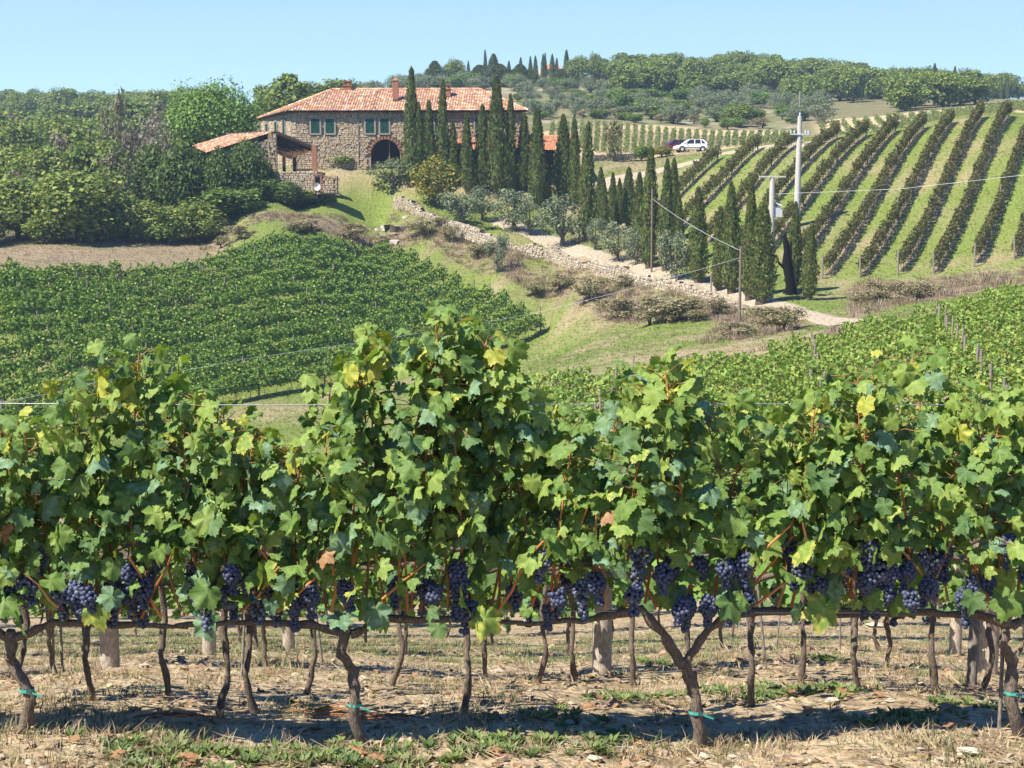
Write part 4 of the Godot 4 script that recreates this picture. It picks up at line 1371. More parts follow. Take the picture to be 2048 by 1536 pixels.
# lay stones over a wall face: at(u, v) gives the place, frame the directions along, up and out
func lay_stones(parent: Node3D, at: Callable, frame: Basis, long: float, high: Callable, wide: float, tall: float, skip: Callable, coats: Array, limit: int, proud := 0.04) -> void:
	var all := []
	var v := 0.0
	while v < 30.0:
		var rise := tall * rng.randf_range(0.75, 1.3)
		var u := -rng.randf() * wide
		var any := false
		while u < long:
			var w := wide * rng.randf_range(0.55, 1.5)
			var cu := clampf(u + w * 0.5, 0.0, long)
			if v + rise * 0.6 < high.call(cu):
				any = true
				if not skip.call(cu, v + rise * 0.5):
					var ww := minf(w, minf(cu, long - cu) * 2.0 + 0.08)
					all.append([cu, v + rise * 0.5, ww * 0.97, minf(rise * 1.08, high.call(cu) - v), rng.randf()])
			u += w
		if not any:
			break
		v += rise
	all.sort_custom(func(a, b): return a[2] * a[3] > b[2] * b[3])
	var rest := {}
	for k in all.size():
		var a: Array = all[k]
		var b := frame * Basis(Vector3(0, 0, 1), rng.randf_range(-0.07, 0.07)) * Basis().scaled(Vector3(a[2], a[3], 0.16))
		var t := Transform3D(b, at.call(a[0], a[1]) + frame.z * (proud + rng.randf_range(-0.03, 0.03)))
		var coat: int = coats[int(a[4] * coats.size()) % coats.size()]
		var mesh: ArrayMesh = stone_shapes[rng.randi() % stone_shapes.size()]
		if k < limit:
			part(parent, "stone", mesh, stone_coats[coat], t)
		else:
			if not rest.has(coat):
				rest[coat] = Shape.new()
			var arr := mesh.surface_get_arrays(0)
			var s: Shape = rest[coat]
			var n := s.v.size()
			for q in arr[Mesh.ARRAY_VERTEX]:
				s.v.append(t * q)
			for q in arr[Mesh.ARRAY_INDEX]:
				s.i.append(n + q)
	for coat in rest:
		part(parent, "stonework", rest[coat].done(), stone_coats[coat]).set_meta("kind", "stuff")

const TILES := [Color(0.52, 0.279, 0.163), Color(0.45, 0.233, 0.136), Color(0.6, 0.372, 0.238), Color(0.38, 0.205, 0.128), Color(0.58, 0.419, 0.29), Color(0.5, 0.307, 0.194)]
const NEW_TILES := [Color(0.52, 0.21, 0.10), Color(0.46, 0.19, 0.095), Color(0.56, 0.27, 0.14), Color(0.43, 0.2, 0.11)]

# rows of half round tiles over a roof slope; A to B is the eave, D above A and C above B
func tiles(A: Vector3, B: Vector3, C: Vector3, D: Vector3, colors: Array, pitch_w := 0.27) -> ArrayMesh:
	var s := Shape.new()
	var e := (B - A).normalized()
	var long := A.distance_to(B)
	var up := D - A
	up = (up - e * up.dot(e))
	var high := up.length()
	up = up.normalized()
	var nrm := e.cross(up).normalized()
	if nrm.y < 0:
		nrm = -nrm
	var dx := (D - A).dot(e)
	var cx := (C - A).dot(e)
	var x0 := minf(0.0, dx)
	var x1 := maxf(long, cx)
	var x := x0 + pitch_w * 0.5
	while x < x1:
		var lo := 0.0
		var hi := high
		if dx > 0.01 and x < dx:
			hi = minf(hi, high * x / dx)
		if dx < -0.01 and x < 0:
			lo = high * x / dx
		if cx < long - 0.01 and x > cx:
			hi = minf(hi, high * (long - x) / (long - cx))
		if cx > long + 0.01 and x > long:
			lo = maxf(lo, high * (x - long) / (cx - long))
		var y := lo - rng.randf_range(0.0, 0.06)
		var tone := rng.randf_range(0.85, 1.15)
		while y < hi - 0.05:
			var y2 := minf(y + 0.42, hi)
			var c := pick(colors)
			c = Color(c.r * tone, c.g * tone, c.b * tone)
			var r0 := pitch_w * 0.5
			var lift := 0.03 + rng.randf_range(0.0, 0.011)
			var ring := []
			for a in [0.0, 0.3, 0.7, 1.0]:
				var g: float = PI * a
				ring.append(e * (-cos(g) * r0) + nrm * sin(g) * r0 * 0.62)
			for k in 3:
				s.quad(A + e * x + up * y + ring[k] + nrm * lift, A + e * x + up * y2 + ring[k] * 0.96, A + e * x + up * y2 + ring[k + 1] * 0.96, A + e * x + up * y + ring[k + 1] + nrm * lift, c)
			y = y2
		x += pitch_w
	return s.done()

func slab(parts: Array, thick: float, col := Color.WHITE) -> ArrayMesh:   # a plate with thickness below the given corners
	var s := Shape.new()
	var n: Vector3 = (parts[1] - parts[0]).cross(parts[2] - parts[0]).normalized()
	if n.y < 0:
		n = -n
	var low := parts.map(func(p): return p - n * thick)
	for k in range(1, parts.size() - 1):
		s.tri(parts[0], parts[k], parts[k + 1], col)
		s.tri(low[0], low[k + 1], low[k], col)
	for k in parts.size():
		var f := (k + 1) % parts.size()
		s.quad(parts[k], low[k], low[f], parts[f], col)
	return s.done()

func box_mesh(size: Vector3, at: Vector3, inset := 0.0) -> ArrayMesh:
	var s := Shape.new()
	s.box(Transform3D(Basis(), at), size, Color.WHITE, inset)
	return s.done()

func chimney(parent: Node3D, at: Vector3, w: float, h: float, cap: bool) -> void:
	var c := part(parent, "chimney", box_mesh(Vector3(w, h, w), at + Vector3(0, h * 0.5, 0)), M.brick)
	if cap:
		var s := Shape.new()
		var y := h + 0.03
		for k in 4:
			var a := TAU * (k + 0.5) / 4
			var b := TAU * (k + 1.5) / 4
			s.tri(at + Vector3(cos(a) * w * 0.85, y, sin(a) * w * 0.85), at + Vector3(0, y + w * 0.7, 0), at + Vector3(cos(b) * w * 0.85, y, sin(b) * w * 0.85), Color.WHITE)
		part(c, "cap", s.done(), M.brick)
	else:
		part(c, "cap", box_mesh(Vector3(w * 1.2, 0.1, w * 1.2), at + Vector3(0, h + 0.06, 0)), M.brick)
		for x in [-0.3, 0.3]:
			part(c, "pot", box_mesh(Vector3(w * 0.3, 0.35, w * 0.8), at + Vector3(w * x, h + 0.29, 0)), M.brick)
		part(c, "lid", box_mesh(Vector3(w * 1.1, 0.07, w * 1.1), at + Vector3(0, h + 0.5, 0)), M.brick)

func window(parent: Node3D, x: float, y: float, w: float, h: float, turn: float, at: Vector3, shutter: Material) -> void:
	var b := Basis(Vector3.UP, turn)
	var o := at + b * Vector3(x, y, 0)
	var s := Shape.new()
	for q in [[-w * 0.5 - 0.09, 0.0, 0.16, h + 0.36], [w * 0.5 + 0.09, 0.0, 0.16, h + 0.36]]:
		s.box(Transform3D(b, o + b * Vector3(q[0], q[1], 0.11)), Vector3(q[2], q[3], 0.16), Color.WHITE)
	for q in [h * 0.5 + 0.1, -h * 0.5 - 0.1]:
		s.box(Transform3D(b, o + b * Vector3(0, q, 0.115)), Vector3(w + 0.015, 0.16, 0.17), Color.WHITE)
	var f := part(parent, "window", s.done(), M.frame_stone)
	for e in [-1, 1]:
		var sh := Shape.new()
		var c := o + b * Vector3(e * w * 0.25, 0, 0.13)
		sh.box(Transform3D(b, c), Vector3(w * 0.5 - 0.02, h, 0.05), Color.WHITE)
		for k in 9:
			sh.box(Transform3D(b * Basis(Vector3(1, 0, 0), 0.5), c + b * Vector3(0, -h * 0.44 + h * 0.11 * k, 0.025)), Vector3(w * 0.5 - 0.12, 0.07, 0.03), Color.WHITE)
		part(f, "shutter", sh.done(), shutter)

func farmhouse() -> void:
	var base := P(800, 333, 160).y
	var o := thing("farmhouse", "long two storey stone farmhouse with tiled hipped roof and green shutters", "farmhouse", Vector3(bearing(590, 155.5), base, -155.5), "", HOUSE_TURN)
	const L := 23.6
	# the plan is skewed: the end walls run back at a slant
	var back := Basis(Vector3.UP, -HOUSE_TURN) * Vector3(-4.9, 0, -11.0)
	var D := -back.z
	var slant := Transform3D(Basis(Vector3(1, 0, 0), Vector3.UP, Vector3(-back.x / D, 0, 1)), Vector3.ZERO)   # moves what lies further back to the side
	const T := 5.45
	var arch_x := 9.55
	var arch_w := 1.5
	# front wall in pieces round the arched doorway
	var s := Shape.new()
	var slabs := [[0.0, arch_x - arch_w, -0.6], [arch_x + arch_w, L, -0.6]]
	for a in slabs:
		s.box(Transform3D(Basis(), Vector3((a[0] + a[1]) * 0.5, T * 0.5 - 0.3, -0.2)), Vector3(a[1] - a[0], T + 0.6, 0.4), Color.WHITE)
	for k in 12:
		var x0 := arch_x - arch_w + arch_w * 2.0 * k / 12
		var x1 := arch_x - arch_w + arch_w * 2.0 * (k + 1) / 12
		var xm := (x0 + x1) * 0.5 - arch_x
		var y := 1.1 + sqrt(maxf(0.0, arch_w * arch_w - xm * xm))
		s.box(Transform3D(Basis(), Vector3((x0 + x1) * 0.5, (T + y) * 0.5, -0.2)), Vector3(x1 - x0, T - y, 0.4), Color.WHITE)
	part(o, "front_wall", s.done(), M.mortar)
	part(o, "side_wall", box_mesh(Vector3(0.4, T + 0.6, D - 0.42), Vector3(0.2, T * 0.5 - 0.3, -D * 0.5)), M.mortar, slant)
	part(o, "side_wall", box_mesh(Vector3(0.4, T + 0.6, D - 0.42), Vector3(L - 0.2, T * 0.5 - 0.3, -D * 0.5)), M.mortar, slant)
	part(o, "back_wall", box_mesh(Vector3(L, T + 0.6, 0.4), Vector3(L * 0.5, T * 0.5 - 0.3, -D + 0.2)), M.mortar, slant)
	part(o, "floor", box_mesh(Vector3(L - 0.9, 0.2, D - 0.9), Vector3(L * 0.5, -0.05, -D * 0.5)), M.mortar, slant)
	# brick ring of the arch
	for k in 15:
		var a := PI * (k + 0.5) / 15
		part(o, "arch_brick", box_mesh(Vector3(0.36, 0.27, 0.5), Vector3.ZERO, 0.02), M.brick, Transform3D(Basis(Vector3(0, 0, 1), a), Vector3(arch_x + cos(a) * (arch_w + 0.16), 1.1 + sin(a) * (arch_w + 0.16), -0.12)))
	var wins := []
	for x in [2.4, 3.9, 8.0, 9.5, 13.6, 15.1, 19.2, 20.7]:
		wins.append(x)
	var skip_front := func(u: float, v: float) -> bool:
		for x in wins:
			if absf(u - x) < 0.72 and absf(v - 3.95) < 0.98:
				return true
		if absf(u - 5.9) < 0.2 and absf(v - 2.0) < 0.2:
			return true
		return Vector2(u - arch_x, maxf(v - 1.1, 0)).length() < arch_w + 0.38 and absf(u - arch_x) < arch_w + 0.38
	lay_stones(o, func(u: float, v: float) -> Vector3: return Vector3(u, v - 0.4, 0.0), Basis(), L, func(_u: float) -> float: return T + 0.35, 0.42, 0.2, func(u: float, v: float) -> bool: return skip_front.call(u, v - 0.4), [0, 1, 2, 3, 4, 0, 5, 2], 296)
	var run := back.length()
	var bdir := back / run
	var side := Basis(-bdir, Vector3.UP, (-bdir).cross(Vector3.UP))
	lay_stones(o, func(u: float, v: float) -> Vector3: return back + Vector3(0, v - 0.4, 0) - bdir * u, side, run, func(_u: float) -> float: return T + 0.35, 0.52, 0.27, func(u: float, v: float) -> bool:
		for x in [2.5, 6.2, 9.4]:
			if absf(u - x) < 0.66 and absf(v - 4.3) < 0.95:
				return true
		return false, [2, 0, 2, 5, 6, 7], 0)
	for x in wins:
		window(o, x, 3.95, 0.86, 1.42, 0.0, Vector3.ZERO, M.shutter)
	for x in [2.5, 6.2, 9.4]:
		window(o, 0, 3.9, 0.85, 1.5, side.get_euler().y, back - bdir * x, M.shutter)
	# corner quoins and downpipe
	for k in 13:
		part(o, "quoin", stone_shapes[k % 8], stone_coats[5 if k % 2 else 2], Transform3D(Basis().scaled(Vector3(0.55 if k % 2 else 0.35, 0.4, 0.2)), Vector3(0.22, 0.1 + k * 0.41, 0.06)))
	var dp := Shape.new()
	dp.tube([Vector3(6.8, 0.0, 0.16), Vector3(6.8, T - 0.1, 0.16)], [0.05, 0.05], 6, Color.WHITE)
	part(o, "downpipe", dp.done(), M.frame_stone)
	# hipped roof
	var ov := 0.6
	var y0 := T - 0.02
	var ridge := T + 2.6
	var fl := Vector3(-ov, y0, ov)
	var fr := Vector3(L + ov, y0, ov)
	var bl := Vector3(-ov + back.x, y0, -D - ov)
	var br := Vector3(L + ov + back.x, y0, -D - ov)
	var rl := Vector3(5.2 + back.x * 0.35, ridge, -D * 0.5)
	var rr := Vector3(L - 2.0 + back.x * 0.5, ridge, -D * 0.5)
	for q in [[fl, fr, rr, rl], [br, bl, rl, rr]]:
		var r := part(o, "roof_slope", slab(q, 0.14), M.eaves)
		var tl := part(r, "roof_tiles", tiles(q[0], q[1], q[2], q[3], TILES), M.tile)
		tl.set_meta("kind", "stuff")
	for q in [[bl, fl, rl], [fr, br, rr]]:
		var r := part(o, "roof_slope", slab(q, 0.14), M.eaves)
		var tl := part(r, "roof_tiles", tiles(q[0], q[1], q[2] + (q[1] - q[0]).normalized() * 0.02, q[2], TILES), M.tile)
		tl.set_meta("kind", "stuff")
	var rt := Shape.new()
	for e in [[rl, rr], [fl, rl], [fr, rr], [bl, rl]]:
		var n := int(e[0].distance_to(e[1]) / 0.4)
		for k in n:
			var a: Vector3 = e[0].lerp(e[1], float(k) / n)
			var b: Vector3 = e[0].lerp(e[1], float(k + 1) / n)
			rt.tube([a + Vector3(0, 0.06, 0), b + Vector3(0, 0.04, 0)], [0.15, 0.12], 6, pick(TILES))
	part(o, "ridge_tiles", rt.done(), M.tile).set_meta("kind", "stuff")
	chimney(o, Vector3(5.0, ridge - 0.2, -D * 0.5), 0.85, 0.55, false)
	chimney(o, Vector3(10.4, ridge - 1.3, -D * 0.5 + 3.2), 0.58, 1.9, true)
	chimney(o, Vector3(15.6, ridge - 0.9, -D * 0.5 + 2.0), 0.85, 0.7, false)
	chimney(o, Vector3(L - 2.6, ridge - 1.6, -D * 0.5 + 2.6), 0.6, 1.3, false)
	# flagpole in front of the arch
	var fp := Shape.new()
	var foot := ground_at(779, 336, 120, 170)
	fp.tube([Vector3(0, -0.3, 0), Vector3(0.05, 6.4, 0)], [0.06, 0.045], 7, Color.WHITE)
	single("flagpole", "bare pale flagpole before the arched doorway", "flagpole", fp.done(), M.pale_post, Transform3D(Basis(), foot))

func annex() -> void:
	var at := Vector3(bearing(902, 152.0), P(900, 325, 152).y, -152.0)
	var o := thing("annex", "low stone annex with bright orange tiled roof among the cypresses", "outbuilding", at, "", deg_to_rad(8))
	const L := 12.9
	const D := 4.4
	var T := P(1000, 300, 152).y - at.y
	part(o, "front_wall", box_mesh(Vector3(8.3, T + 1.5, 0.35), Vector3(4.15, T * 0.5 - 0.75, -0.18)), M.mortar)
	part(o, "front_wall", box_mesh(Vector3(L - 10.9, T + 1.5, 0.35), Vector3((L + 10.9) * 0.5, T * 0.5 - 0.75, -0.18)), M.mortar)
	part(o, "side_wall", box_mesh(Vector3(0.35, T + 1.5, D - 0.4), Vector3(0.18, T * 0.5 - 0.75, -D * 0.5 - 0.02)), M.mortar)
	part(o, "side_wall", box_mesh(Vector3(0.35, T + 1.5, D - 0.4), Vector3(L - 0.18, T * 0.5 - 0.75, -D * 0.5 - 0.02)), M.mortar)
	part(o, "back_wall", box_mesh(Vector3(L - 0.01, T + 2.6, 0.35), Vector3(L * 0.5, T * 0.5 - 0.2, -D + 0.0)), M.mortar)
	lay_stones(o, func(u: float, v: float) -> Vector3: return Vector3(u, v - 1.0, 0.0), Basis(), L, func(_u: float) -> float: return T + 1.0, 0.5, 0.28, func(u: float, _v: float) -> bool: return u > 8.2 and u < 11.0, [0, 2, 5, 4], 120)
	part(o, "lintel", box_mesh(Vector3(3.0, 0.25, 0.4), Vector3(9.6, T - 0.13, -0.12)), M.eaves)
	var q := [Vector3(-0.4, T, 0.5), Vector3(L + 0.4, T, 0.5), Vector3(L + 0.4, T + 1.75, -D), Vector3(-0.4, T + 1.75, -D)]
	var r := part(o, "roof_slope", slab(q, 0.12), M.eaves)
	part(r, "roof_tiles", tiles(q[0], q[1], q[2], q[3], NEW_TILES), M.tile).set_meta("kind", "stuff")

func shed() -> void:
	var peak := P(553, 263, 149.5)
	var right := P(637, 296, 148.0)
	var low := P(416, 305, 146.5)
	var low_back := P(384, 292, 150.5)
	var back := P(452, 268, 153.5)
	var right_back := right + (back - peak) * 0.55
	var floor_y := P(590, 344, 148.5).y
	var at := Vector3(peak.x, floor_y, peak.z)
	var o := thing("tiled_shed", "low stone shed with faded tile roof and an open porch on a brick pillar", "shed", at)
	var rel := func(p: Vector3) -> Vector3: return p - at
	var q1 := [rel.call(low), rel.call(peak), rel.call(back), rel.call(low_back)]
	var r1 := part(o, "roof_slope", slab(q1, 0.12), M.eaves)
	part(r1, "roof_tiles", tiles(q1[0], q1[1], q1[2], q1[3], TILES), M.tile).set_meta("kind", "stuff")
	var q2 := [rel.call(peak), rel.call(right), rel.call(right_back), rel.call(back)]
	var r2 := part(o, "roof_slope", slab(q2, 0.12), M.eaves)
	part(r2, "roof_tiles", tiles(q2[0], q2[1], q2[2], q2[3], TILES), M.tile).set_meta("kind", "stuff")
	# rafters under the porch roof
	for k in 5:
		var s := Shape.new()
		var f := k / 4.0
		s.tube([q2[0].lerp(q2[3], f) - Vector3(0, 0.22, 0), q2[1].lerp(q2[2], f) - Vector3(0, 0.22, 0)], [0.08, 0.08], 4, Color.WHITE)
		part(o, "rafter", s.done(), M.eaves)
	var pier: Vector3 = rel.call(P(546, 300, 149.3))
	part(o, "pier", box_mesh(Vector3(0.75, 4.2, 0.7), Vector3(pier.x, 1.6, pier.z)), M.mortar)
	lay_stones(o, func(u: float, v: float) -> Vector3: return Vector3(pier.x - 0.375 + u, v - 0.3, pier.z + 0.35), Basis(), 0.75, func(_u: float) -> float: return 4.0, 0.4, 0.25, func(_u: float, _v: float) -> bool: return false, [0, 1, 5, 3], 60)
	# end wall under the long slope
	var w0: Vector3 = rel.call(P(420, 310, 147.0))
	var w1: Vector3 = rel.call(P(540, 275, 149.2))
	var s := Shape.new()
	s.quad(Vector3(w0.x, -1.0, w0.z), w0 - Vector3(0, 0.1, 0), w1 - Vector3(0, 0.1, 0), Vector3(w1.x, -1.0, w1.z), Color.WHITE)
	s.quad(Vector3(w0.x, -1.0, w0.z - 0.35), w0 - Vector3(0, 0.1, 0.35), w1 - Vector3(0, 0.1, 0.35), Vector3(w1.x, -1.0, w1.z - 0.35), Color.WHITE)
	part(o, "end_wall", s.done(), M.mortar)
	var along := Vector3(w1.x - w0.x, 0, w1.z - w0.z)
	var fb := Basis(along.normalized(), Vector3.UP, along.normalized().cross(Vector3.UP))
	lay_stones(o, func(u: float, v: float) -> Vector3: return Vector3(w0.x, v - 0.6, w0.z) + along.normalized() * u, fb, along.length(), func(u: float) -> float: return lerpf(w0.y, w1.y, u / along.length()) + 0.45, 0.45, 0.26, func(_u: float, _v: float) -> bool: return false, [0, 1, 5, 3], 150)
	for a in [[629, 148.2, 0.48, "pillar", 0], [589, 151.0, 0.3, "post", 1], [568, 152.5, 0.3, "post", 1]]:
		var p: Vector3 = rel.call(P(a[0], 320, a[1]))
		var topy := 2.55 if a[4] == 0 else 3.3
		part(o, a[3], box_mesh(Vector3(a[2], topy + 0.2, a[2]), Vector3(p.x, topy * 0.5 - 0.1, p.z)), M.brick if a[4] == 0 else M.eaves)
	# the terrace wall that carries the porch
	var t0 := P(500, 345, 147.5)
	var t1 := P(634, 345, 147.0)
	var tw := thing("terrace_wall", "grey rubble terrace wall below the open porch", "stone wall", Vector3(t0.x, floor_y - 2.6, t0.z))
	var ta := t1 - t0
	ta.y = 0
	var tb := Basis(ta.normalized(), Vector3.UP, ta.normalized().cross(Vector3.UP))
	part(tw, "core", box_mesh(Vector3(ta.length(), 2.62, 4.0), Vector3(ta.length() * 0.5, 1.29, -2.05)), M.mortar, Transform3D(tb, Vector3.ZERO))
	lay_stones(tw, func(u: float, v: float) -> Vector3: return ta.normalized() * u + Vector3(0, v, 0), tb, ta.length(), func(_u: float) -> float: return 2.6, 0.42, 0.26, func(_u: float, _v: float) -> bool: return false, [1, 5, 5, 9, 3, 7], 240)
	# brick framed box with a dish
	var k0 := P(628, 386, 146.0)
	var bx := thing("brick_kiosk", "small stone kiosk with brick frame and sloping top below the porch", "kiosk", Vector3(k0.x, k0.y, k0.z))
	part(bx, "body", box_mesh(Vector3(2.2, 1.7, 1.4), Vector3(1.1, 0.75, -0.72)), M.mortar)
	lay_stones(bx, func(u: float, v: float) -> Vector3: return Vector3(0.75 + u, v, -0.02), Basis(), 1.45, func(_u: float) -> float: return 1.5, 0.35, 0.22, func(_u: float, _v: float) -> bool: return false, [0, 2, 4, 5], 60)
	part(bx, "opening", box_mesh(Vector3(0.5, 1.35, 0.06), Vector3(0.38, 0.8, 0.0)), M.charred)
	for x in [0.06, 0.7]:
		part(bx, "brick_jamb", box_mesh(Vector3(0.16, 1.75, 0.2), Vector3(x, 0.82, 0.03)), M.brick)
	part(bx, "brick_lintel", box_mesh(Vector3(0.85, 0.14, 0.24), Vector3(0.38, 1.77, 0.03)), M.brick)
	part(bx, "sloping_top", slab([Vector3(0.82, 1.72, 0.1), Vector3(2.35, 1.35, 0.1), Vector3(2.35, 1.35, -1.5), Vector3(0.82, 1.72, -1.5)], 0.1), M.brick)
	var ds := Shape.new()
	var rings := 3
	for r in rings:
		for k in 14:
			var f := func(q: float, a: int) -> Vector3: return Vector3(cos(TAU * a / 14.0) * q * 0.33, sin(TAU * a / 14.0) * q * 0.38, 0.12 * q * q)
			ds.quad(f.call(float(r) / rings, k), f.call(float(r + 1) / rings, k), f.call(float(r + 1) / rings, k + 1), f.call(float(r) / rings, k + 1), Color.WHITE)
	ds.tube([Vector3(0, 0, 0), Vector3(0, -0.35, -0.1), Vector3(0, -0.75, -0.1)], [0.02, 0.03, 0.03], 5, Color.WHITE)
	single("satellite_dish", "round white dish leaning against the brick kiosk", "dish", ds.done(), M.white, Transform3D(Basis(), k0 + Vector3(0.36, 0.6, 0.35)))

func dry_wall() -> void:
	var line := []
	for a in [[790, 412], [830, 430], [900, 460], [1000, 498], [1090, 517], [1160, 536], [1300, 574], [1400, 599], [1490, 618]]:
		line.append(ground_at(a[0], a[1], 95.0, 160.0))
	var o := thing("dry_stone_wall", "long pale dry stone retaining wall running down beside the avenue", "stone wall", line[0])
	var total := 0.0
	var marks := [0.0]
	for k in line.size() - 1:
		total += Vector2(line[k].x, line[k].z).distance_to(Vector2(line[k + 1].x, line[k + 1].z))
		marks.append(total)
	var point := func(u: float) -> Vector3:
		for k in line.size() - 1:
			if u <= marks[k + 1]:
				return line[k].lerp(line[k + 1], (u - marks[k]) / (marks[k + 1] - marks[k])) - line[0]
		return line[-1] - line[0]
	var tall := func(u: float) -> float:
		var f: float = u / total
		return (0.85 - 0.2 * f + 0.22 * sin(u * 0.55) + 0.12 * sin(u * 1.7)) * clampf((1.02 - f) * 8.0, 0.2, 1.0)
	# each stretch has its own face
	var core := Shape.new()
	var share := 0
	for k in line.size() - 1:
		var a: Vector3 = line[k] - line[0]
		var b: Vector3 = line[k + 1] - line[0]
		var dir := b - a
		dir.y = 0
		var along := dir.normalized()
		var f := Basis(along, Vector3.UP, along.cross(Vector3.UP))
		var steps := maxi(2, int(dir.length() / 1.5))
		for q in steps:
			var u0: float = marks[k] + dir.length() * q / steps
			var u1: float = marks[k] + dir.length() * (q + 1) / steps
			var p0: Vector3 = point.call(u0)
			var p1: Vector3 = point.call(u1)
			var h0: float = tall.call(u0) - 0.08
			var h1: float = tall.call(u1) - 0.08
			var back := -f.z * 0.7
			core.quad(p0 - Vector3(0, 0.6, 0), p0 + Vector3(0, h0, 0), p1 + Vector3(0, h1, 0), p1 - Vector3(0, 0.6, 0), Color.WHITE)
			core.quad(p0 + Vector3(0, h0, 0), p0 + Vector3(0, h0, 0) + back, p1 + Vector3(0, h1, 0) + back, p1 + Vector3(0, h1, 0), Color.WHITE)
			core.quad(p0 + back - Vector3(0, 0.6, 0), p0 + Vector3(0, h0, 0) + back, p1 + Vector3(0, h1, 0) + back, p1 + back - Vector3(0, 0.6, 0), Color.WHITE)
		var m0: float = marks[k]
		lay_stones(o, func(u: float, v: float) -> Vector3: return point.call(m0 + u) + Vector3(0, v - 0.25, 0), f, dir.length(), func(u: float) -> float: return tall.call(m0 + u) + 0.25, 0.34, 0.19, func(_u: float, _v: float) -> bool: return false, [6, 7, 2, 6, 7, 8, 9], 37, 0.05)
		# loose stones along the top
		for q in int(dir.length() * 1.4):
			var u := rng.randf() * dir.length()
			var p: Vector3 = point.call(m0 + u) + Vector3(0, tall.call(m0 + u) + 0.02, 0) - f.z * rng.randf_range(0.0, 0.6)
			if q < 6:
				part(o, "coping_stone", stone_shapes[q % 8], stone_coats[6 + rng.randi() % 3], Transform3D(Basis(Vector3.UP, rng.randf() * TAU).scaled(Vector3(0.4, 0.22, 0.35) * rng.randf_range(0.7, 1.2)), p))
	part(o, "core", core.done(), M.mortar)
	# the tumbled remains of a wall on the bank
	for a in [[758, 462, 0.5], [775, 460, 0.9], [800, 463, 1.0], [765, 474, 0.5], [790, 489, 0.75], [698, 493, 0.35], [812, 436, 0.4], [750, 494, 0.3]]:
		var p := ground_at(a[0], a[1], 100.0, 160.0)
		single("pale_boulder", "pale boulder lying on the dry bank below the lawn", "boulder", stone_shapes[rng.randi() % 8], stone_coats[8], Transform3D(Basis(Vector3.UP, rng.randf() * TAU).scaled(Vector3(a[2] * 1.3, a[2] * 0.7, a[2])), p + Vector3(0, a[2] * 0.2, 0)), "boulders on the bank")
	# low wall by the parking place
	var p0 := ground_at(1165, 322, 150.0, 175.0)
	var p1 := ground_at(1275, 318, 150.0, 175.0)
	var lw := thing("low_wall", "low grey stone wall along the grass beside the annex", "stone wall", p0)
	var ld := p1 - p0
	var lx := Vector3(ld.x, 0, ld.z).normalized()
	var lf := Basis(lx, Vector3.UP, lx.cross(Vector3.UP))
	lay_stones(lw, func(u: float, v: float) -> Vector3: return ld * (u / ld.length()) + Vector3(0, v - 0.2, 0), lf, ld.length(), func(_u: float) -> float: return 0.85, 0.45, 0.22, func(_u: float, _v: float) -> bool: return false, [1, 5, 7, 9], 100, 0.0)
	part(lw, "core", box_mesh(Vector3(ld.length(), 0.9, 0.4), Vector3(ld.length() * 0.5, 0.1, -0.22)), M.mortar, Transform3D(lf, Vector3.ZERO))

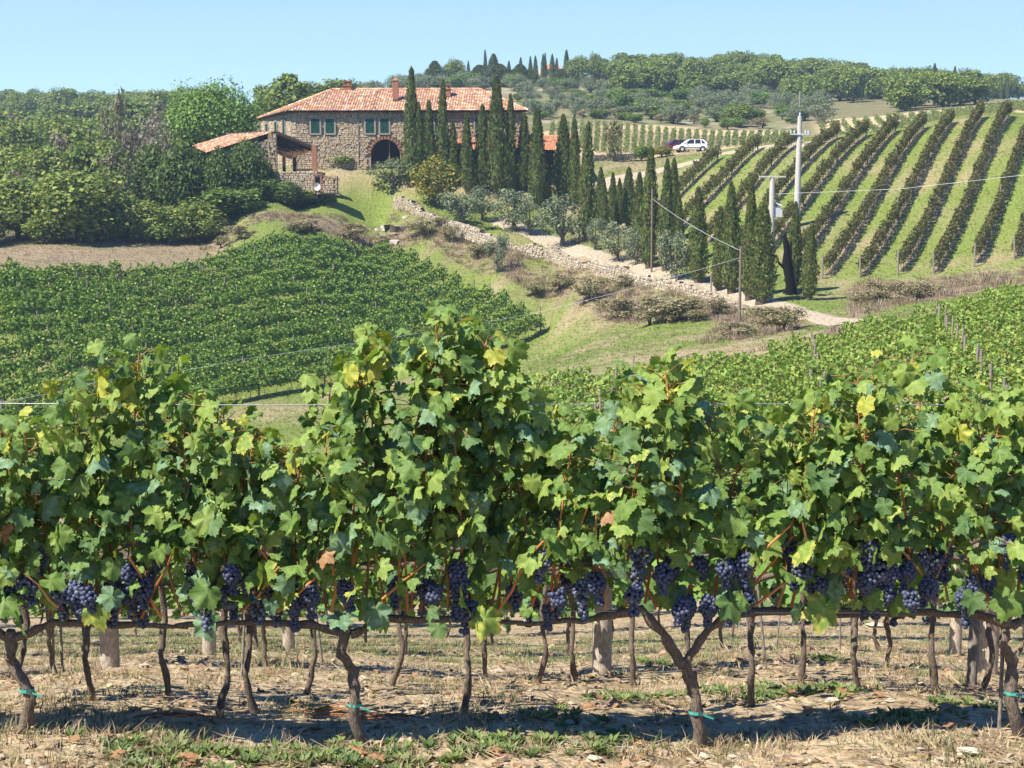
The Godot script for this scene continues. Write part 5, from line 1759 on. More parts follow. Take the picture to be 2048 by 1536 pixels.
# ------------------------------------------------------------------ cars
func car(label: String, at: Vector3, turn: float, paint: Material) -> void:
	var o := thing("parked_car", label, "car", at, "", turn)
	# stations: x, sill, belt, half width; the nose points along -x
	var st := [[-1.9, 0.42, 0.58, 0.62], [-1.84, 0.3, 0.66, 0.74], [-1.6, 0.24, 0.74, 0.8], [-0.85, 0.22, 0.86, 0.82], [0.2, 0.22, 0.9, 0.83], [1.2, 0.24, 0.92, 0.82], [1.72, 0.28, 0.94, 0.77], [1.86, 0.36, 0.92, 0.68]]
	var s := Shape.new()
	var ring := 10
	for a in st:
		var w: float = a[3]
		var lo: float = a[1]
		var hi: float = a[2]
		for q in [Vector2(-w * 0.8, lo), Vector2(-w, lo + 0.14), Vector2(-w * 1.01, (lo + hi) * 0.52), Vector2(-w * 0.96, hi - 0.05), Vector2(-w * 0.84, hi), Vector2(w * 0.84, hi), Vector2(w * 0.96, hi - 0.05), Vector2(w * 1.01, (lo + hi) * 0.52), Vector2(w, lo + 0.14), Vector2(w * 0.8, lo)]:
			s.v.append(Vector3(a[0], q.y, q.x))
	for k in st.size() - 1:
		for q in ring:
			var b := k * ring
			s.i.append(b + q); s.i.append(b + ring + q); s.i.append(b + ring + (q + 1) % ring)
			s.i.append(b + q); s.i.append(b + ring + (q + 1) % ring); s.i.append(b + (q + 1) % ring)
	for e in [0, (st.size() - 1) * ring]:
		for q in range(1, ring - 1):
			s.i.append(e); s.i.append(e + q); s.i.append(e + q + 1)
	part(o, "body", s.done(), paint)
	# cabin: pillars and roof in paint, panes set between them
	var c0 := [Vector3(-0.95, 0.87, 0.72), Vector3(-0.28, 1.36, 0.58), Vector3(1.2, 1.4, 0.58), Vector3(1.76, 0.93, 0.68)]
	var roof := Shape.new()
	roof.box(Transform3D(Basis(), Vector3(0.46, 1.4, 0)), Vector3(1.5, 0.05, 1.17), Color.WHITE)
	part(o, "roof", roof.done(), paint)
	for z in [-1.0, 1.0]:
		var m := func(p: Vector3) -> Vector3: return Vector3(p.x, p.y, p.z * z)
		for pl in [[c0[0], c0[1], 0.05], [Vector3(0.3, 0.89, 0.73), Vector3(0.36, 1.38, 0.585), 0.05], [Vector3(1.1, 0.9, 0.72), Vector3(1.05, 1.38, 0.585), 0.06], [c0[3], c0[2], 0.1]]:
			var p := Shape.new()
			p.tube([m.call(pl[0]), m.call(pl[1])], [pl[2], pl[2]], 5, Color.WHITE)
			part(o, "pillar", p.done(), paint)
		for g in [[Vector3(-0.82, 0.9, 0.7), Vector3(-0.25, 1.34, 0.575), Vector3(0.32, 1.36, 0.575), Vector3(0.27, 0.9, 0.715)], [Vector3(0.37, 0.9, 0.715), Vector3(0.41, 1.36, 0.575), Vector3(1.0, 1.36, 0.575), Vector3(1.05, 0.91, 0.705)], [Vector3(1.18, 0.92, 0.7), Vector3(1.12, 1.36, 0.575), Vector3(1.25, 1.34, 0.575), Vector3(1.6, 0.95, 0.67)]]:
			var p := Shape.new()
			p.quad(m.call(g[0]), m.call(g[1]), m.call(g[2]), m.call(g[3]), Color.WHITE)
			part(o, "side_window", p.done(), M.car_glass)
		part(o, "mirror", box_mesh(Vector3(0.1, 0.12, 0.16), Vector3(-0.66, 0.95, z * 0.86)), paint)
		for x in [-1.17, 1.22]:
			var ty := Shape.new()
			ty.tube([Vector3(0, 0, -0.09), Vector3(0, 0, -0.07), Vector3(0, 0, 0.07), Vector3(0, 0, 0.09)], [0.26, 0.29, 0.29, 0.26], 18, Color.WHITE)
			var wheel := part(o, "wheel", ty.done(), M.rubber, Transform3D(Basis(), Vector3(x, 0.29, z * 0.76)))
			var rim := Shape.new()
			rim.tube([Vector3(0, 0, -0.1), Vector3(0, 0, 0.1)], [0.17, 0.17], 14, Color.WHITE)
			part(wheel, "rim", rim.done(), M.metal)
			var ar := Shape.new()
			ar.tube([Vector3(0, 0, -0.085), Vector3(0, 0, 0.085)], [0.35, 0.35], 16, Color.WHITE)
			part(o, "wheel_arch", ar.done(), M.rubber, Transform3D(Basis(), Vector3(x, 0.31, z * 0.757)))
		part(o, "headlight", box_mesh(Vector3(0.12, 0.14, 0.3), Vector3(-1.8, 0.6, z * 0.55), 0.02), M.metal)
		part(o, "tail_light", box_mesh(Vector3(0.1, 0.3, 0.16), Vector3(1.79, 0.74, z * 0.66), 0.02), M.red_lamp)
		part(o, "door_handle", box_mesh(Vector3(0.16, 0.03, 0.03), Vector3(0.12, 0.74, z * 0.84)), M.rubber)
		part(o, "side_trim", box_mesh(Vector3(2.0, 0.06, 0.03), Vector3(0.05, 0.48, z * 0.835)), M.rubber)
	var ws := Shape.new()
	ws.quad(Vector3(-0.9, 0.89, -0.68), Vector3(-0.3, 1.36, -0.55), Vector3(-0.3, 1.36, 0.55), Vector3(-0.9, 0.89, 0.68), Color.WHITE)
	part(o, "windscreen", ws.done(), M.car_glass)
	var rw := Shape.new()
	rw.quad(Vector3(1.74, 0.95, -0.62), Vector3(1.24, 1.37, -0.54), Vector3(1.24, 1.37, 0.54), Vector3(1.74, 0.95, 0.62), Color.WHITE)
	part(o, "rear_window", rw.done(), M.car_glass)
	part(o, "bumper", box_mesh(Vector3(0.14, 0.16, 1.4), Vector3(-1.87, 0.38, 0), 0.03), paint)
	part(o, "bumper", box_mesh(Vector3(0.14, 0.16, 1.4), Vector3(1.86, 0.38, 0), 0.03), paint)

# ------------------------------------------------------------------ poles and cables
func cable(label: String, pts: Array, sag: float, r: float, group := "") -> void:
	var s := Shape.new()
	var path := []
	for k in pts.size() - 1:
		for t in 14:
			var f := t / 14.0
			path.append(pts[k].lerp(pts[k + 1], f) - Vector3(0, 4.0 * sag * f * (1.0 - f), 0))
	path.append(pts[-1])
	s.tube(path, path.map(func(_p): return r), 5, Color.WHITE)
	single("overhead_cable", label, "cable", s.done(), M.cable, Transform3D(), group)

func poles() -> void:
	# tall concrete pole with insulators on the hill
	var a := ground_at(1594, 452, 90.0, 170.0)
	var d := -a.z
	var high := P(1597, 232, d).y - a.y
	var o := thing("concrete_pole", "tall tapering concrete pole with a small crossarm of insulators on the hillside", "utility pole", a)
	var s := Shape.new()
	s.tube([Vector3(-0.05, -0.5, 0), Vector3(0, high * 0.5, 0), Vector3(0.05, high, 0)], [0.28, 0.23, 0.18], 12, Color.WHITE)
	part(o, "shaft", s.done(), M.concrete)
	part(o, "crossarm", box_mesh(Vector3(1.5, 0.1, 0.1), Vector3(0.04, high - 1.45, 0.2)), M.metal)
	for x in [-0.68, -0.4, 0.5, 0.72]:
		var i := Shape.new()
		i.tube([Vector3(x, high - 1.38, 0.2), Vector3(x, high - 1.25, 0.2), Vector3(x, high - 1.12, 0.2)], [0.05, 0.1, 0.04], 8, Color.WHITE)
		part(o, "insulator", i.done(), M.insulator)
	var tip := Shape.new()
	tip.tube([Vector3(0.05, high, 0), Vector3(0.05, high + 0.18, 0), Vector3(0.05, high + 0.3, 0)], [0.05, 0.09, 0.03], 8, Color.WHITE)
	part(o, "insulator", tip.done(), M.insulator)
	# pole with the flat crossbar and a box
	var b := ground_at(1540, 600, 90.0, 130.0)
	var db := -b.z
	var hb := P(1541, 354, db).y - b.y
	var q := thing("concrete_pole", "concrete pole with a flat crossbar and a grey metal box at the road bend", "utility pole", b)
	var s2 := Shape.new()
	s2.tube([Vector3(0, -0.5, 0), Vector3(0, hb * 0.5, 0), Vector3(0, hb, 0)], [0.24, 0.21, 0.17], 12, Color.WHITE)
	part(q, "shaft", s2.done(), M.concrete)
	part(q, "crossarm", box_mesh(Vector3(1.75, 0.1, 0.16), Vector3(0.0, hb + 0.02, 0.1)), M.concrete)
	part(q, "transformer_box", box_mesh(Vector3(0.7, 0.7, 0.6), Vector3(0.4, P(1541, 425, db).y - b.y, -0.25), 0.05), M.metal)
	var br := Shape.new()
	br.tube([Vector3(0.2, P(1541, 405, db).y - b.y, 0), Vector3(0.62, P(1541, 412, db).y - b.y, 0.1)], [0.03, 0.1], 6, Color.WHITE)
	part(q, "lamp_bracket", br.done(), M.metal)
	var cable_at := P(1550, 388, db)
	cable("white cable running right from the concrete pole over the hillside rows", [cable_at, P(1800, 378, 98), P(2120, 342, 86)], 0.0, 0.011)
	# wooden poles
	var c := ground_at(1303, 546, 90.0, 150.0)
	var hc := P(1303, 378, -c.z).y - c.y
	post("wooden_pole", "slim weathered wooden pole standing among the olives above the wall", "", c, hc, 0.085, M.pole_wood, 0.0)
	var e := ground_at(1479, 652, 70.0, 110.0)
	var he := P(1480, 493, -e.z).y - e.y
	post("wooden_pole", "slim wooden pole standing in the scrub below the road", "", e, he, 0.085, M.pole_wood, 0.0)
	var ec := c + Vector3(0, hc - 0.75, 0)
	var ee := e + Vector3(0, he - 0.25, 0)
	cable("pale cable slung between the two slim wooden poles", [ec, ee], 0.25, 0.011)
	cable("long thin cable falling from the lower wooden pole across the valley vines", [ee - Vector3(0, 0.4, 0), P(1061, 628, 92), P(480, 719, 70), P(200, 762, 58), P(-60, 812, 50)], 0.1, 0.007)
	var st := ground_at(1422, 588, 90.0, 130.0)
	post("leaning_stake", "short pale stake leaning at the road edge between cypresses", "", st, 1.5, 0.06, M.pale_post, 0.12)
	# far poles on the ridge
	for f in [[1536, 250, 112, "distant pale mast standing above the ridge wood", 395], [1591, 246, 182, "distant wooden pole at the lower edge of the wood", 262]]:
		var p := G(bearing(f[0], f[4]), f[4])
		post("distant_pole", f[3], "", p, P(f[0], f[2], f[4]).y - p.y, 0.14, M.pale_post, 0.0)

func hilltop_house() -> void:
	var p := G(bearing(1098, 412), 412.0)
	var top := P(1098, 140, 412).y - p.y
	var o := thing("hilltop_house", "small distant villa with orange roof among hilltop cypresses", "house", p, "", 0.2)
	part(o, "wall", box_mesh(Vector3(5.6, top + 1, 5.0), Vector3(0, top * 0.5 - 0.5, 0)), M.plaster)
	part(o, "roof", slab([Vector3(-3.2, top, 2.9), Vector3(3.2, top, 2.9), Vector3(2.0, top + 1.5, -0.2), Vector3(-2.0, top + 1.5, -0.2)], 0.2), M.far_tile)
	for x in [-1.4, 0.2, 1.6]:
		part(o, "window", box_mesh(Vector3(0.8, 1.3, 0.1), Vector3(x, top - 1.3, 2.53)), M.shutter)

# ------------------------------------------------------------------ ground cover
func tuft(blades: int, spread: float, high: float, wide: float, bend := 0.5) -> ArrayMesh:
	var s := Shape.new()
	for k in blades:
		var a := rng.randf() * TAU
		var at := Vector3(cos(a), 0, sin(a)) * spread * rng.randf()
		var dir := Vector3(cos(a + rng.randf_range(-1, 1)), 0, sin(a + rng.randf_range(-1, 1)))
		var h := high * rng.randf_range(0.5, 1.0)
		var side := dir.cross(Vector3.UP) * wide
		var mid := at + Vector3(0, h * 0.6, 0) + dir * h * bend * 0.3
		var tip := at + Vector3(0, h, 0) + dir * h * bend
		var g := rng.randf_range(0.75, 1.2)
		var c := Color(g, g, g)
		s.quad(at - side, mid - side * 0.7, mid + side * 0.7, at + side, c)
		s.tri(mid - side * 0.7, tip, mid + side * 0.7, c)
	return s.done()

func near_ground_cover() -> void:
	var green := [Color(0.11, 0.17, 0.045), Color(0.15, 0.21, 0.06), Color(0.085, 0.13, 0.04), Color(0.19, 0.22, 0.09)]
	var dry := [Color(0.42, 0.33, 0.19), Color(0.34, 0.26, 0.15), Color(0.48, 0.39, 0.25), Color(0.27, 0.19, 0.11)]
	var places := []
	var tints := []
	var straw := []
	var straw_t := []
	var clods := []
	var clod_t := []
	var crumbs := []
	var crumb_t := []
	for k in 30000:
		var d := 4.15 + 13.5 * pow(rng.randf(), 1.35)
		var x := rng.randf_range(-1, 1) * (0.36 * d + 0.8)
		var a := patches.get_noise_2d(x, d) * 0.5 + 0.5
		var b := fine.get_noise_2d(x * 3.0, d * 3.0) * 0.5 + 0.5
		var turn := Basis(Vector3.UP, rng.randf() * TAU)
		var under := exp(-pow((d - 4.65) / 0.22, 2))   # weeds left standing below the wires
		if rng.randf() < smoothstep(0.4, 0.68, a * 0.35 + b * 0.65) * 0.85 + under * 0.4:
			var s := rng.randf_range(0.5, 1.25)
			places.append(Transform3D(turn.scaled(Vector3(s, s, s)), G(x, d, -0.005)))
			tints.append(pick(green) if rng.randf() < 0.3 + 0.5 * smoothstep(0.4, 0.6, a) else pick(dry))
		elif k % 9 == 0:
			var t := turn * Basis(Vector3(1, 0, 0), rng.randf_range(1.25, 1.5))
			straw.append(Transform3D(t.scaled(Vector3.ONE * rng.randf_range(0.5, 1.1)), G(x, d, 0.004)))
			straw_t.append(pick(dry))
	for k in 9000:
		var d := 4.15 + 12.0 * pow(rng.randf(), 1.5)
		var x := rng.randf_range(-1, 1) * (0.36 * d + 0.6)
		var s := 0.005 + 0.018 * pow(rng.randf(), 4.0)
		clods.append(Transform3D(Basis(ball(), rng.randf() * 3.0).scaled(Vector3(s * rng.randf_range(0.8, 1.5), s * 0.8, s * rng.randf_range(0.8, 1.4))), G(x, d, s * 0.1)))
		clod_t.append(pick([Color(0.44, 0.33, 0.2), Color(0.36, 0.27, 0.16), Color(0.52, 0.42, 0.28)]))
	many("weeds", "low green weeds scattered over the bare vineyard soil", "weeds", tuft(10, 0.04, 0.05, 0.0018, 0.8), M.blade, places, tints)
	many("dry_straw", "dry straw stalks lying on the vineyard soil", "straw", tuft(6, 0.07, 0.11, 0.0013, 0.25), M.blade, straw, straw_t)
	many("soil_clods", "crumbled pale earth clods between the rows", "soil", rough_clod(), M.clod, clods, clod_t)
	# bits of dead leaf and cane, gathered in bands along the rows
	var bit := Shape.new()
	for k in 5:
		var at := Vector3(rng.randf_range(-0.06, 0.06), rng.randf_range(0.004, 0.018), rng.randf_range(-0.05, 0.05))
		add_leaf(bit, at, Vector3.UP * 2.0, rng.randf_range(0.018, 0.035), Color.WHITE)
	places = []
	tints = []
	for k in 900:
		var d := 4.3 + 8.0 * rng.randf()
		var x := rng.randf_range(-1, 1) * (0.36 * d + 0.6)
		if fine.get_noise_2d(x * 1.5 + 40.0, d * 4.0) > 0.02:
			places.append(Transform3D(Basis(Vector3.UP, rng.randf() * TAU).scaled(Vector3.ONE * rng.randf_range(0.6, 1.3)), G(x, d)))
			tints.append(pick([Color(0.27, 0.15, 0.085), Color(0.24, 0.16, 0.10), Color(0.34, 0.24, 0.15), Color(0.2, 0.14, 0.09)]))
	many("leaf_litter", "scattered reddish brown dead leaf litter on the soil", "litter", bit.done(), M.blade, places, tints)
	# leafy weeds: small rosettes
	var ros := Shape.new()
	for k in 14:
		var a := rng.randf() * TAU
		var out := Vector3(cos(a), rng.randf_range(0.15, 1.2), sin(a)).normalized()
		ros.kite(out * 0.02, out * rng.randf_range(0.05, 0.09), out.cross(Vector3.UP).normalized() * 0.013, Vector3(0, 0.008, 0), Color.WHITE)
	places = []
	tints = []
	for c in [[500, 1518, 90], [620, 1515, 60], [700, 1530, 60], [980, 1500, 40], [1480, 1385, 70], [1530, 1395, 60], [1620, 1385, 50], [1100, 1440, 60], [1830, 1445, 40], [1290, 1400, 40], [860, 1515, 60], [360, 1520, 60], [1170, 1490, 60], [300, 1505, 50], [1990, 1420, 60], [1640, 1320, 80], [1330, 1330, 70]]:
		var mid := ground_at(c[0], c[1], 3.9, 15.0)
		for k in 34:
			var p := mid + Vector3(rng.randfn(0, 0.1), 0, rng.randfn(0, 0.09))
			places.append(Transform3D(Basis(Vector3.UP, rng.randf() * TAU).scaled(Vector3.ONE * rng.randf_range(0.2, 0.6)), G(p.x, -p.z)))
			tints.append(pick(green))
	many("leafy_weeds", "clumps of small leafy green weeds at the foot of the rows", "weeds", ros.done(), M.blade, places, tints)
	# fallen leaves
	for c in [[720, 1515, 0.05], [370, 1530, 0.05], [230, 1520, 0.035], [1590, 1395, 0.045], [1690, 1395, 0.05], [1280, 1525, 0.03], [1175, 1420, 0.04], [760, 1530, 0.045], [1760, 1395, 0.04], [215, 1480, 0.035], [990, 1510, 0.035], [1480, 1330, 0.04], [1620, 1430, 0.04], [1235, 1415, 0.04]]:
		var at := ground_at(c[0], c[1], 3.9, 15.0) + Vector3(0, 0.022, 0)
		single("fallen_leaf", "curled brown fallen vine leaf lying on the bare soil", "leaf", leaf_shapes[rng.randi() % 18], leaf_coats[6], leaf_place(at, Vector3(rng.randf_range(-0.4, 0.4), 1, rng.randf_range(-0.3, 0.6)), Vector3(rng.randf_range(-1, 1), 0, rng.randf_range(-1, 1)), c[2] * 0.9), "fallen leaves on the soil")
	# loose stones
	var field_shapes := []
	for k in 5:
		field_shapes.append(rough_clod())
	for c in [[1190, 1524, 0.075, "large"], [1285, 1530, 0.05, ""], [1465, 1516, 0.045, ""], [1940, 1512, 0.10, "large"], [1880, 1522, 0.05, ""], [2010, 1527, 0.06, ""], [1750, 1518, 0.035, ""], [1085, 1420, 0.05, ""], [1665, 1405, 0.06, ""], [1780, 1405, 0.05, ""], [725, 1360, 0.05, ""], [340, 1390, 0.05, ""], [1060, 1385, 0.03, ""], [290, 1335, 0.05, ""], [1750, 1255, 0.07, ""], [1000, 1345, 0.05, ""], [760, 1345, 0.04, ""], [960, 1432, 0.03, ""], [1620, 1525, 0.04, ""], [1385, 1528, 0.035, ""], [1840, 1500, 0.04, ""]]:
		var at := ground_at(c[0], c[1], 3.9, 20.0)
		var k: float = c[2] * -at.z / 4.7 * 0.34
		single("field_stone", "pale rough limestone block half sunk at the foot of the near row" if c[3] else "small pale field stone lying on the vineyard soil", "stone", field_shapes[rng.randi() % 5], stone_coats[6 if rng.randf() < 0.5 else 7], Transform3D(Basis(Vector3.UP, rng.randf_range(-0.5, 0.5)).scaled(Vector3(k * 1.4, k * 0.75, k * 1.1)), at + Vector3(0, k * 0.15, 0)), "limestone blocks at the near row" if c[3] else "field stones on the soil")
	# prunings: dead reddish canes left on the ground
	for c in [[300, 1438], [610, 1432], [720, 1440]]:
		var at := ground_at(c[0], c[1], 3.9, 15.0)
		var s := Shape.new()
		for k in 9:
			var a := rng.randf_range(-0.5, 0.5)
			var l := rng.randf_range(0.08, 0.26)
			var o := Vector3(rng.randfn(0, 0.05), 0.012, rng.randfn(0, 0.03))
			s.tube([o, o + Vector3(cos(a) * l * 0.5, 0.025 * rng.randf(), sin(a) * l * 0.5), o + Vector3(cos(a) * l, 0.0, sin(a) * l * 0.7)], [0.003, 0.003, 0.0018], 5, pick([Color(0.34, 0.12, 0.045), Color(0.26, 0.09, 0.04), Color(0.4, 0.2, 0.09)]))
		single("cut_canes", "small heap of reddish cut canes on the soil", "prunings", s.done(), M.colored, Transform3D(Basis(), at), "heaps of prunings")

func rough_clod() -> ArrayMesh:
	var s := Shape.new()
	var p := []
	for y in [-0.6, 0.5]:
		for k in 5:
			var a: float = TAU * k / 5 + y
			p.append(Vector3(cos(a) * rng.randf_range(0.7, 1.1), y + rng.randf_range(-0.2, 0.2), sin(a) * rng.randf_range(0.7, 1.1)))
	var top := Vector3(0.1, 0.95, 0)
	for k in 5:
		var f := (k + 1) % 5
		s.quad(p[k], p[k + 5], p[f + 5], p[f], Color.WHITE)
		s.tri(p[k + 5], top, p[f + 5], Color.WHITE)
	return s.done()

func valley_ground_cover() -> void:
	var grass := []
	var grass_t := []
	var tall := []
	var tall_t := []
	var heather := [Color(0.32, 0.23, 0.18), Color(0.38, 0.30, 0.20), Color(0.27, 0.19, 0.16), Color(0.44, 0.35, 0.22), Color(0.20, 0.21, 0.08)]
	var wall_road := Road.new()
	wall_road.half = 1.3
	for a in [[800, 422], [900, 466], [1000, 504], [1090, 523], [1160, 542], [1300, 580], [1400, 605], [1490, 624]]:
		var p := ground_at(a[0], a[1], 95.0, 160.0)
		wall_road.pts.append(Vector2(p.x, -p.z))
	for k in 80000:
		var d := lerpf(72.0, 170.0, pow(rng.randf(), 0.8))
		var px := rng.randf_range(-60, 2110)
		var x := bearing(px, d)
		if d < far_edge(px) + 2.0 or inside("wood_floor", x, d):
			continue
		var on_road := false
		for r in roads:
			if r.near(x, d):
				on_road = true
				break
		if on_road:
			continue
		var turn := Basis(Vector3.UP, rng.randf() * TAU)
		if wall_road.near(x, d) or inside("scrub", x, d) or (inside("bank", x, d) and rng.randf() < 0.6) or (d < far_edge(px) + 9.0 and px > 1150 and rng.randf() < 0.5):
			if rng.randf() < 0.75:
				var s := rng.randf_range(0.5, 1.4)
				var lump := 0.5 + 0.9 * smoothstep(0.4, 0.75, patches.get_noise_2d(x * 2.0 + 90.0, d * 2.0) * 0.5 + 0.5)
				tall.append(Transform3D(turn.scaled(Vector3(s, s * lump, s)), G(x, d, -0.02)))
				tall_t.append(pick(heather))
		elif rng.randf() < 0.8:
			var s := rng.randf_range(0.5, 1.2)
			grass.append(Transform3D(turn.scaled(Vector3(s, s * 0.8, s)), G(x, d, -0.02)))
			var c := ground_color(x, d)
			var j := rng.randf_range(0.85, 1.3)
			grass_t.append(Color(c.r * j, c.g * j, c.b * j))
	many("grass", "short grass over the lanes and banks of the valley", "grass", tuft(10, 0.22, 0.17, 0.016, 0.6), M.blade, grass, grass_t)
	many("dry_scrub", "tall dry brownish purple grass on the banks", "dry grass", tuft(18, 0.36, 0.42, 0.013, 0.6), M.blade, tall, tall_t)
	# low bushes in the scrub
	for a in [[1180, 600, 60, 40], [1240, 640, 70, 50], [1300, 650, 80, 50], [1380, 640, 80, 52], [1440, 632, 60, 40], [1120, 580, 60, 35], [1530, 652, 70, 40], [1570, 660, 70, 40], [1760, 610, 60, 32], [1830, 595, 60, 32], [1720, 606, 40, 24], [480, 480, 60, 30], [620, 470, 60, 30], [700, 478, 60, 28], [850, 470, 50, 30], [900, 480, 40, 26], [960, 510, 40, 24]]:
		var at := ground_at(a[0], a[1], 74.0, 165.0)
		tree("heath", "heath_bush", "brownish purple heath bush on the dry bank", "bush", "heath bushes of the bank", at, a[2] / FOCAL * -at.z * rng.randf_range(1.2, 1.9), a[3] / FOCAL * -at.z * rng.randf_range(0.9, 1.3))
		for q in 1:
			var near_at := at + Vector3(rng.randf_range(-3, 3), 0, rng.randf_range(-2, 2))
			tree("heath", "heath_bush", "brownish purple heath bush on the dry bank", "bush", "heath bushes of the bank", G(near_at.x, -near_at.z), rng.randf_range(1.6, 3.0), rng.randf_range(0.8, 1.4))

class Road:
	var pts := PackedVector2Array()
	var half := 1.5
	func near(x: float, d: float) -> bool:
		var p := Vector2(x, d)
		for k in pts.size() - 1:
			if Geometry2D.get_closest_point_to_segment(p, pts[k], pts[k + 1]).distance_squared_to(p) < half * half:
				return true
		return false
var roads: Array[Road] = []

func road(called: String, points: Array, half: float, from: float) -> void:
	var r := Road.new()
	r.half = half
	var line := []
	for a in points:
		var p := ground_at(a[0], a[1], from, 190.0)
		line.append(p)
		r.pts.append(Vector2(p.x, -p.z))
	roads.append(r)
	strip(called, line, half, M.road, 0.05, 0.12)

# ------------------------------------------------------------------ the place
func _ready() -> void:
	rng.seed = 20240917
	var cam := Camera3D.new()
	cam.name = "camera"
	cam.fov = rad_to_deg(2.0 * atan(768.0 / FOCAL))
	cam.rotation.x = -pitch
	cam.near = 0.05
	cam.far = 4000.0
	add_child(cam)
	cam.current = true
	var env := Environment.new()
	env.background_mode = Environment.BG_SKY
	var sky := Sky.new()
	var air := ProceduralSkyMaterial.new()
	air.sky_top_color = Color(0.10, 0.38, 0.74)
	air.sky_horizon_color = Color(0.765, 0.905, 0.965)
	air.sky_curve = 0.16
	air.ground_horizon_color = Color(0.6, 0.62, 0.55)
	air.ground_bottom_color = Color(0.3, 0.3, 0.22)
	air.sun_angle_max = 1.0
	sky.sky_material = air
	env.sky = sky
	env.background_energy_multiplier = 0.74
	env.tonemap_mode = Environment.TONE_MAPPER_LINEAR
	env.tonemap_exposure = 2.1
	env.sdfgi_enabled = true
	env.ssao_enabled = true
	env.ssil_enabled = true
	env.fog_enabled = true
	env.fog_density = 0.0003
	env.fog_light_color = Color(0.72, 0.84, 0.95)
	var around := WorldEnvironment.new()
	around.name = "surroundings"
	around.environment = env
	add_child(around)
	var sun := DirectionalLight3D.new()
	sun.name = "sun"
	sun.light_color = Color(1.0, 0.968, 0.915)
	sun.light_energy = 1.6
	sun.light_angular_distance = 0.5
	sun.shadow_enabled = true
	add_child(sun)
	var az := deg_to_rad(56.0)
	var el := deg_to_rad(54.0)
	sun.look_at_from_position(Vector3(-sin(az) * cos(el), sin(el), cos(az) * cos(el)) * 50.0, Vector3.ZERO)

	patches.seed = 11
	patches.frequency = 0.09
	patches.fractal_octaves = 3
	fine.seed = 12
	fine.frequency = 0.45
	fine.fractal_octaves = 4
	make_materials()
	survey()
	print("ground ", Time.get_ticks_msec())
	build_ground()
	road("dirt_road", [[1700, 648], [1660, 641], [1610, 630], [1560, 612], [1500, 600], [1430, 582], [1340, 558], [1250, 532], [1160, 502], [1090, 478], [1040, 458], [1000, 440]], 1.4, 76.0)
	road("upper_road", [[1170, 385], [1210, 366], [1260, 352], [1330, 338], [1400, 320], [1450, 306], [1500, 298], [1580, 290], [1650, 286]], 1.9, 130.0)
	print("zones ", Time.get_ticks_msec())
	make_masonry_kit()
	farmhouse()
	annex()
	shed()
	dry_wall()
	hilltop_house()
	print("buildings ", Time.get_ticks_msec())
	make_tree_kit()
	crowns.heath = [crown([Color(0.34, 0.25, 0.19), Color(0.25, 0.24, 0.11), Color(0.40, 0.32, 0.21), Color(0.20, 0.22, 0.08)], 16, 130, 0.045, 0.7, 0.4)]
	stems.heath = stems.bush
	cypresses()
	valley_trees()
	far_trees()
	print("trees ", Time.get_ticks_msec())
	make_leaf_kit()
	slope_vines()
	valley_vines()
	hill_vines()
	far_fields()
	print("vines ", Time.get_ticks_msec())
	poles()
	var cp := ground_at(1381, 304, 155.0, 185.0)
	car("white hatchback parked on the road above the vineyard", cp, 0.12, M.white_paint)
	car("dark red car parked behind the white hatchback", G(cp.x - 1.6, -cp.z + 2.4), 0.3, M.red_paint)
	near_row()
	near_ground_cover()
	valley_ground_cover()
	print("done ", Time.get_ticks_msec())

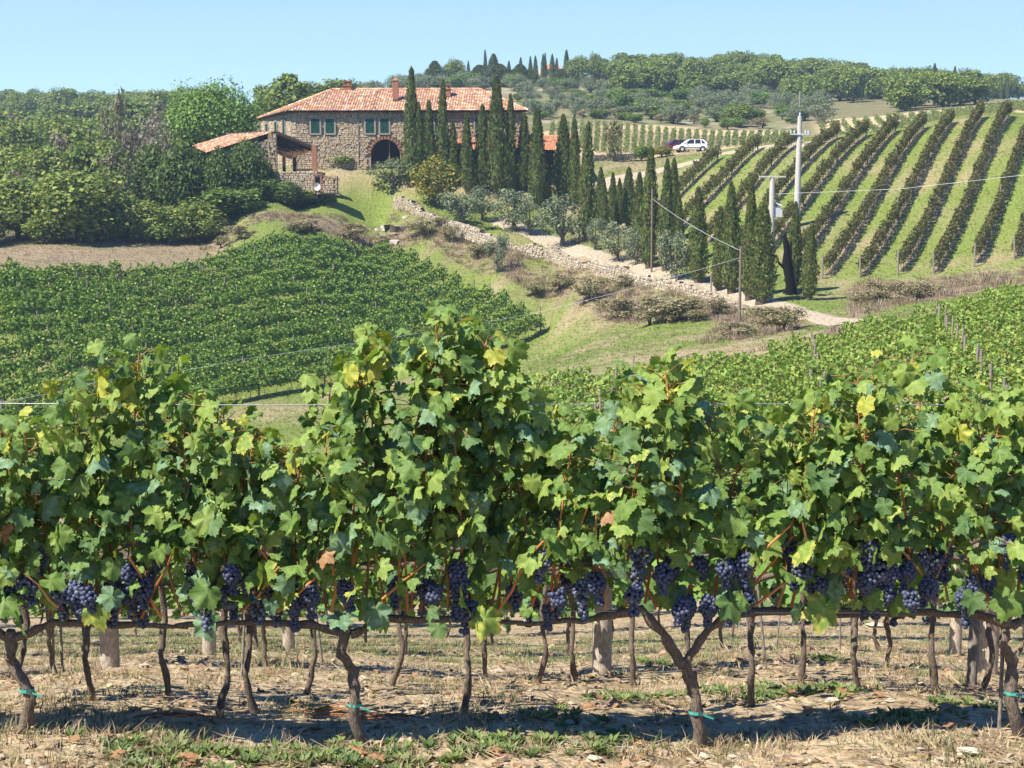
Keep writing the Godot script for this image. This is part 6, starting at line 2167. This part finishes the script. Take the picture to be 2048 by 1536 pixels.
func make_materials() -> void:
	var soil_tex := noise_tex(0.012, [[0.0, Color(0.62, 0.58, 0.54)], [0.4, Color(0.82, 0.8, 0.77)], [0.62, Color(0.95, 0.95, 0.93)], [1.0, Color(1, 1, 1)]], 7, 1024, 2)
	var soil_bump := noise_tex(0.02, [], 6, 1024, 3)
	grained(mat("ground", Color.WHITE, 1.0, true), soil_tex, Vector3(0.3, 0.3, 0.3), soil_bump, 6.0)
	var speck := noise_tex(0.03, [[0.0, Color(0.6, 0.6, 0.6)], [0.5, Color(0.85, 0.85, 0.85)], [1.0, Color(1, 1, 1)]], 5, 512, 4)
	M.stone_tex = speck
	M.bloom_tex = noise_tex(0.02, [[0.0, Color(0.55, 0.55, 0.6)], [0.5, Color(0.8, 0.8, 0.85)], [1.0, Color(1, 1, 1)]], 4, 256, 6)
	grained(mat("clod", Color.WHITE, 1.0, true), speck, Vector3(6, 6, 6))
	grained(mat("pale_soil", lin(0.36, 0.28, 0.17), 1.0), soil_tex, Vector3(0.5, 0.5, 0.5), soil_bump, 4.0)
	grained(mat("road", lin(0.46, 0.39, 0.29), 1.0), soil_tex, Vector3(0.25, 0.25, 0.25), soil_bump, 3.0)
	grained(mat("mortar", lin(0.42, 0.345, 0.24), 1.0), speck, Vector3(0.4, 0.4, 0.4))
	var bark_t := noise_tex(0.03, [[0.0, Color(0.35, 0.3, 0.27)], [0.45, Color(0.7, 0.66, 0.62)], [1.0, Color(1, 1, 1)]], 5, 512, 7)
	grained(mat("bark", lin(0.34, 0.295, 0.25), 0.95), bark_t, Vector3(14, 2.2, 14), bark_t, 0.9)
	mat("bark_far", lin(0.34, 0.295, 0.25), 0.95)
	grained(mat("post", lin(0.84, 0.79, 0.70), 0.9), bark_t, Vector3(16, 1.2, 16), bark_t, 0.25)
	grained(mat("grey_post", lin(0.45, 0.43, 0.40), 0.9), bark_t, Vector3(14, 1.4, 14))
	grained(mat("pale_post", lin(0.5, 0.48, 0.44), 0.9), bark_t, Vector3(3, 0.7, 3))
	grained(mat("pole_wood", lin(0.36, 0.32, 0.27), 0.9), bark_t, Vector3(8, 0.8, 8))
	grained(mat("concrete", lin(0.70, 0.66, 0.60), 0.9), speck, Vector3(0.8, 0.8, 0.8))
	grained(mat("charred", lin(0.012, 0.011, 0.011), 0.95), bark_t, Vector3(3, 0.6, 3), bark_t, 3.0)
	mat("wood", Color.WHITE, 0.95, true)
	mat("colored", Color.WHITE, 0.75, true)
	mat("leafage", Color.WHITE, 0.6, true, lin(0.55, 0.6, 0.3))
	mat("blade", Color.WHITE, 0.8, true, lin(0.4, 0.4, 0.25))
	mat("tile", Color.WHITE, 0.95, true)
	mat("tie", lin(0.06, 0.36, 0.28), 0.5)
	var w := mat("wire", lin(0.4, 0.42, 0.44), 0.4)
	w.metallic = 0.7
	mat("cable", lin(0.6, 0.62, 0.62), 0.6)
	grained(mat("brick", lin(0.42, 0.20, 0.12), 0.95), speck, Vector3(1.5, 1.5, 1.5))
	grained(mat("eaves", lin(0.075, 0.055, 0.042), 0.9), bark_t, Vector3(2, 2, 2))
	grained(mat("frame_stone", lin(0.40, 0.36, 0.29), 0.9), speck, Vector3(0.8, 0.8, 0.8))
	mat("shutter", lin(0.009, 0.065, 0.045), 0.55)
	mat("white", lin(0.7, 0.7, 0.68), 0.5)
	mat("plaster", lin(0.55, 0.42, 0.3), 0.9)
	mat("far_tile", lin(0.42, 0.17, 0.09), 0.9)
	mat("metal", lin(0.5, 0.52, 0.54), 0.5)
	mat("insulator", lin(0.45, 0.55, 0.55), 0.3)
	mat("rubber", lin(0.02, 0.02, 0.02), 0.8)
	var g := mat("car_glass", lin(0.02, 0.025, 0.03), 0.08)
	g.metallic_specular = 0.6
	mat("red_lamp", lin(0.35, 0.02, 0.02), 0.3)
	for c in [["white_paint", Color(0.78, 0.78, 0.77)], ["red_paint", Color(0.16, 0.012, 0.022)]]:
		var p := mat(c[0], lin(c[1].r, c[1].g, c[1].b), 0.35)
		p.clearcoat_enabled = true
		p.clearcoat = 0.7
		p.clearcoat_roughness = 0.08
	var low := SphereMesh.new()
	low.radius = 1.0
	low.height = 2.0
	low.radial_segments = 6
	low.rings = 3
	M.low_berry = low
